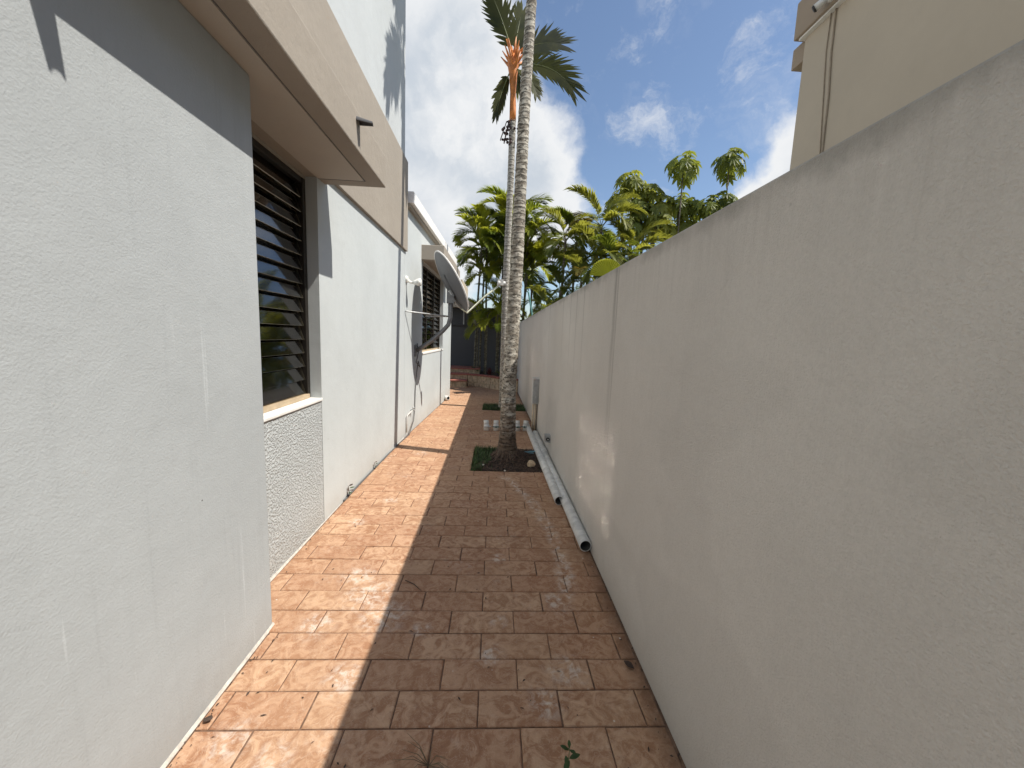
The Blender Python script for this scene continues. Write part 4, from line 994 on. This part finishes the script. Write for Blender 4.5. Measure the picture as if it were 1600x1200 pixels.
# low planting in front of the dark wall
def tuft(name, x, y, z, n, L_, mat, label, cat, wd=.03, seed=0, up=.8, group=None):
    q = random.Random(seed); o = thing(name, label, cat, (x, y, z), group); mb = MB()
    for i in range(n):
        a = i * 2.4 + q.uniform(-.3, .3); e = q.uniform(up - .4, up + .5); d = Vector((math.cos(a) * math.cos(e), math.sin(a) * math.cos(e), math.sin(e))); s_ = Vector((-math.sin(a), math.cos(a), 0)) * wd
        c = Vector((x, y, z + .02 * (i % 5))); l = L_ * q.uniform(.7, 1.1)
        m1 = c + d * l * .5; m2 = c + d * l * .85 + Vector((0, 0, -.12 * l)); m3 = c + d * l + Vector((0, 0, -.3 * l))
        mb.add([c - s_ * .3, c + s_ * .3, m1 + s_, m1 - s_, m2 + s_ * .7, m2 - s_ * .7, m3], [(0, 1, 2, 3), (3, 2, 4, 5), (5, 4, 6)])
    mb.build('leaves', mat, o); return o
tuft('ti_plant', -.15, 13.35, .17, 16, .42, M['ti'], 'pink leaved ti plant in the planter soil', 'plant', .03, 5, .95)
tuft('garden_plant', -.75, 14.1, .17, 20, .40, M['seedling'], 'low dark green plant by the steps and dark wall', 'plant', .03, 6)
tuft('garden_plant', .30, 13.1, .17, 22, .45, M['frond_d'], 'low dark strappy plant behind the brick coping', 'plant', .03, 7)

# ------------------------------------------------------------------ small things on the near paving
sl = thing('seedling', 'small green weed seedling sprouting between tiles at the bottom edge', 'weed', (.31, 1.15, 0))
MB().tube([(.31, 1.17, -.01), (.312, 1.185, .06), (.318, 1.20, .135)], [.0022, .002, .0014], 6).build('stem', M['petiole'], sl, smooth=True)
def leaf(parent, c, az, e, L_, wd, mat, name='leaf'):
    c = Vector(c); d = Vector((math.cos(az) * math.cos(e), math.sin(az) * math.cos(e), math.sin(e))); s_ = Vector((-math.sin(az), math.cos(az), 0)); u = s_.cross(d)
    vs = [c]; fs = []
    prof = ((.2, .6), (.45, 1.0), (.7, .8), (.88, .4))
    for t, f in prof: p = c + d * L_ * t - Vector((0, 0, L_ * .25 * t * t)); vs += [p - s_ * wd * f + u * .12 * wd, p - u * .1 * wd, p + s_ * wd * f + u * .12 * wd]
    vs.append(c + d * L_ - Vector((0, 0, L_ * .28)))
    fs += [(0, 2, 1), (0, 3, 2)]
    for i in range(3): a = 1 + i * 3; fs += [(a, a + 1, a + 4, a + 3), (a + 1, a + 2, a + 5, a + 4)]
    fs += [(10, 11, 13), (11, 12, 13)]
    return MB().add(vs, fs).build(name, mat, parent, smooth=True)
ql = random.Random(2)
for i, (z, L_, e) in enumerate(((.03, .038, .1), (.03, .04, .2), (.055, .045, .1), (.06, .042, .2), (.085, .04, .3), (.09, .042, .25), (.115, .034, .5), (.118, .032, .6), (.12, .026, .9), (.12, .024, 1.0))):
    leaf(sl, (.313 + .03 * z, 1.17 + .22 * z, z * 1.1), i * 2.5 + .4, e, L_ * 1.15, L_ * .24, M['seedling'])
dg = thing('grass_tuft', 'thin dry weed with wispy stalks sprouting from a tile joint at the bottom', 'weed', (-.195, 1.25, 0))
mb = MB()
for i in range(15):
    a = ql.uniform(0, 6.28); l = ql.uniform(.06, .15); h = ql.uniform(.005, .07); c = Vector((-.195, 1.25, 0)); d = Vector((math.cos(a), math.sin(a), 0))
    mb.tube([c, c + d * l * .4 + Vector((0, 0, h)), c + d * l + Vector((0, 0, h * ql.uniform(.2, 1.1) + .002))], [.0016, .0013, .0006], 4)
mb.build('stalks', M['dry'], dg)
def dead_leaf(x, y, az, L_, label, z=.004, mat='brownleaf', curl=.3):
    o = thing('dead_leaf', label, 'leaf', (x, y, z)); leaf(o, (x, y, z + .004), az, curl, L_, L_ * .30, M[mat], 'blade'); return o
dead_leaf(.735, 1.66, 2.4, .062, 'curled black dead leaf against the foot of the boundary wall', curl=.45)
dead_leaf(-1.135, 1.43, -.3, .05, 'brown dead twig leaf at the foot of the sunlit front wall', curl=.5)
dead_leaf(-1.125, 1.16, .2, .055, 'dark upturned dead leaf at the lower left wall base', curl=.7)
def sprout(y, label, L_):
    o = thing('sprout', label, 'weed', (-1.37, y, gz(y))); x = -1.368
    MB().tube([(x, y, gz(y) - .01), (x + .006, y - .02, gz(y) + L_ * .5), (x + .002, y - .03, gz(y) + L_)], [.004, .003, .002], 5).build('stem', M['brownleaf'], o)
    for i in range(4): leaf(o, (x + .008, y - .02, gz(y) + L_ * (.4 + .17 * i)), -.9 + i * .7, .4, L_ * .45, L_ * .13, M['brownleaf' if i % 2 else 'seedling'])
sprout(3.62, 'thin dark weed sprout at the wall base nearer the window', .12)
sprout(4.42, 'small leafy weed sprout at the wall base halfway to the dish', .09)
# leaf litter and grit scattered on the tiles
mb = MB(); ql = random.Random(21)
for i in range(150):
    y = 1.1 + 5.5 * ql.random() ** 1.5; x = ql.uniform(-1.1 if y < 2 else -1.34, .74)
    if PIT1[2] - .02 < y < PIT1[3] and x > -.26: continue
    L_ = ql.uniform(.004, .014); a = ql.uniform(0, 6.28); d = Vector((math.cos(a), math.sin(a), .15)) * L_; s_ = Vector((-d.y, d.x, 0)) * .35; c = Vector((x, y, gz(y) + .003))
    mb.add([c - d, c + s_ + Vector((0, 0, .003)), c + d, c - s_], [(0, 1, 2), (0, 2, 3)])
for i in range(260):
    y = 1.15 + 8 * ql.random() ** 1.6; side = ql.random() < .5
    x = (right_x(y) - .012 - abs(ql.gauss(0, .03))) if side else ((-1.155 if y < 1.95 else wing_x(y)) + .014 + abs(ql.gauss(0, .025)))
    L_ = ql.uniform(.002, .010); a = ql.uniform(0, 6.28); d = Vector((math.cos(a), math.sin(a), .1)) * L_; s_ = Vector((-d.y, d.x, 0)) * .4; c = Vector((x, y, gz(y) + .004))
    mb.add([c - d, c + s_ + Vector((0, 0, .003)), c + d, c - s_], [(0, 1, 2), (0, 2, 3)])
o = mb.build('litter', M['brownleaf']); o['kind'] = 'stuff'
for (x, y, a, L_) in ((-.47, 2.28, -.7, .16),):
    d = Vector((math.cos(a), math.sin(a), 0)) * L_ / 2; c = Vector((x, y, .006))
    tag(MB().tube([c - d, c + Vector((.004, .006, .004)), c + d], [.0025, .003, .0015], 5).build('twig', M['brownleaf']), 'thin brown twig lying on the tiles in the shadow', 'twig')
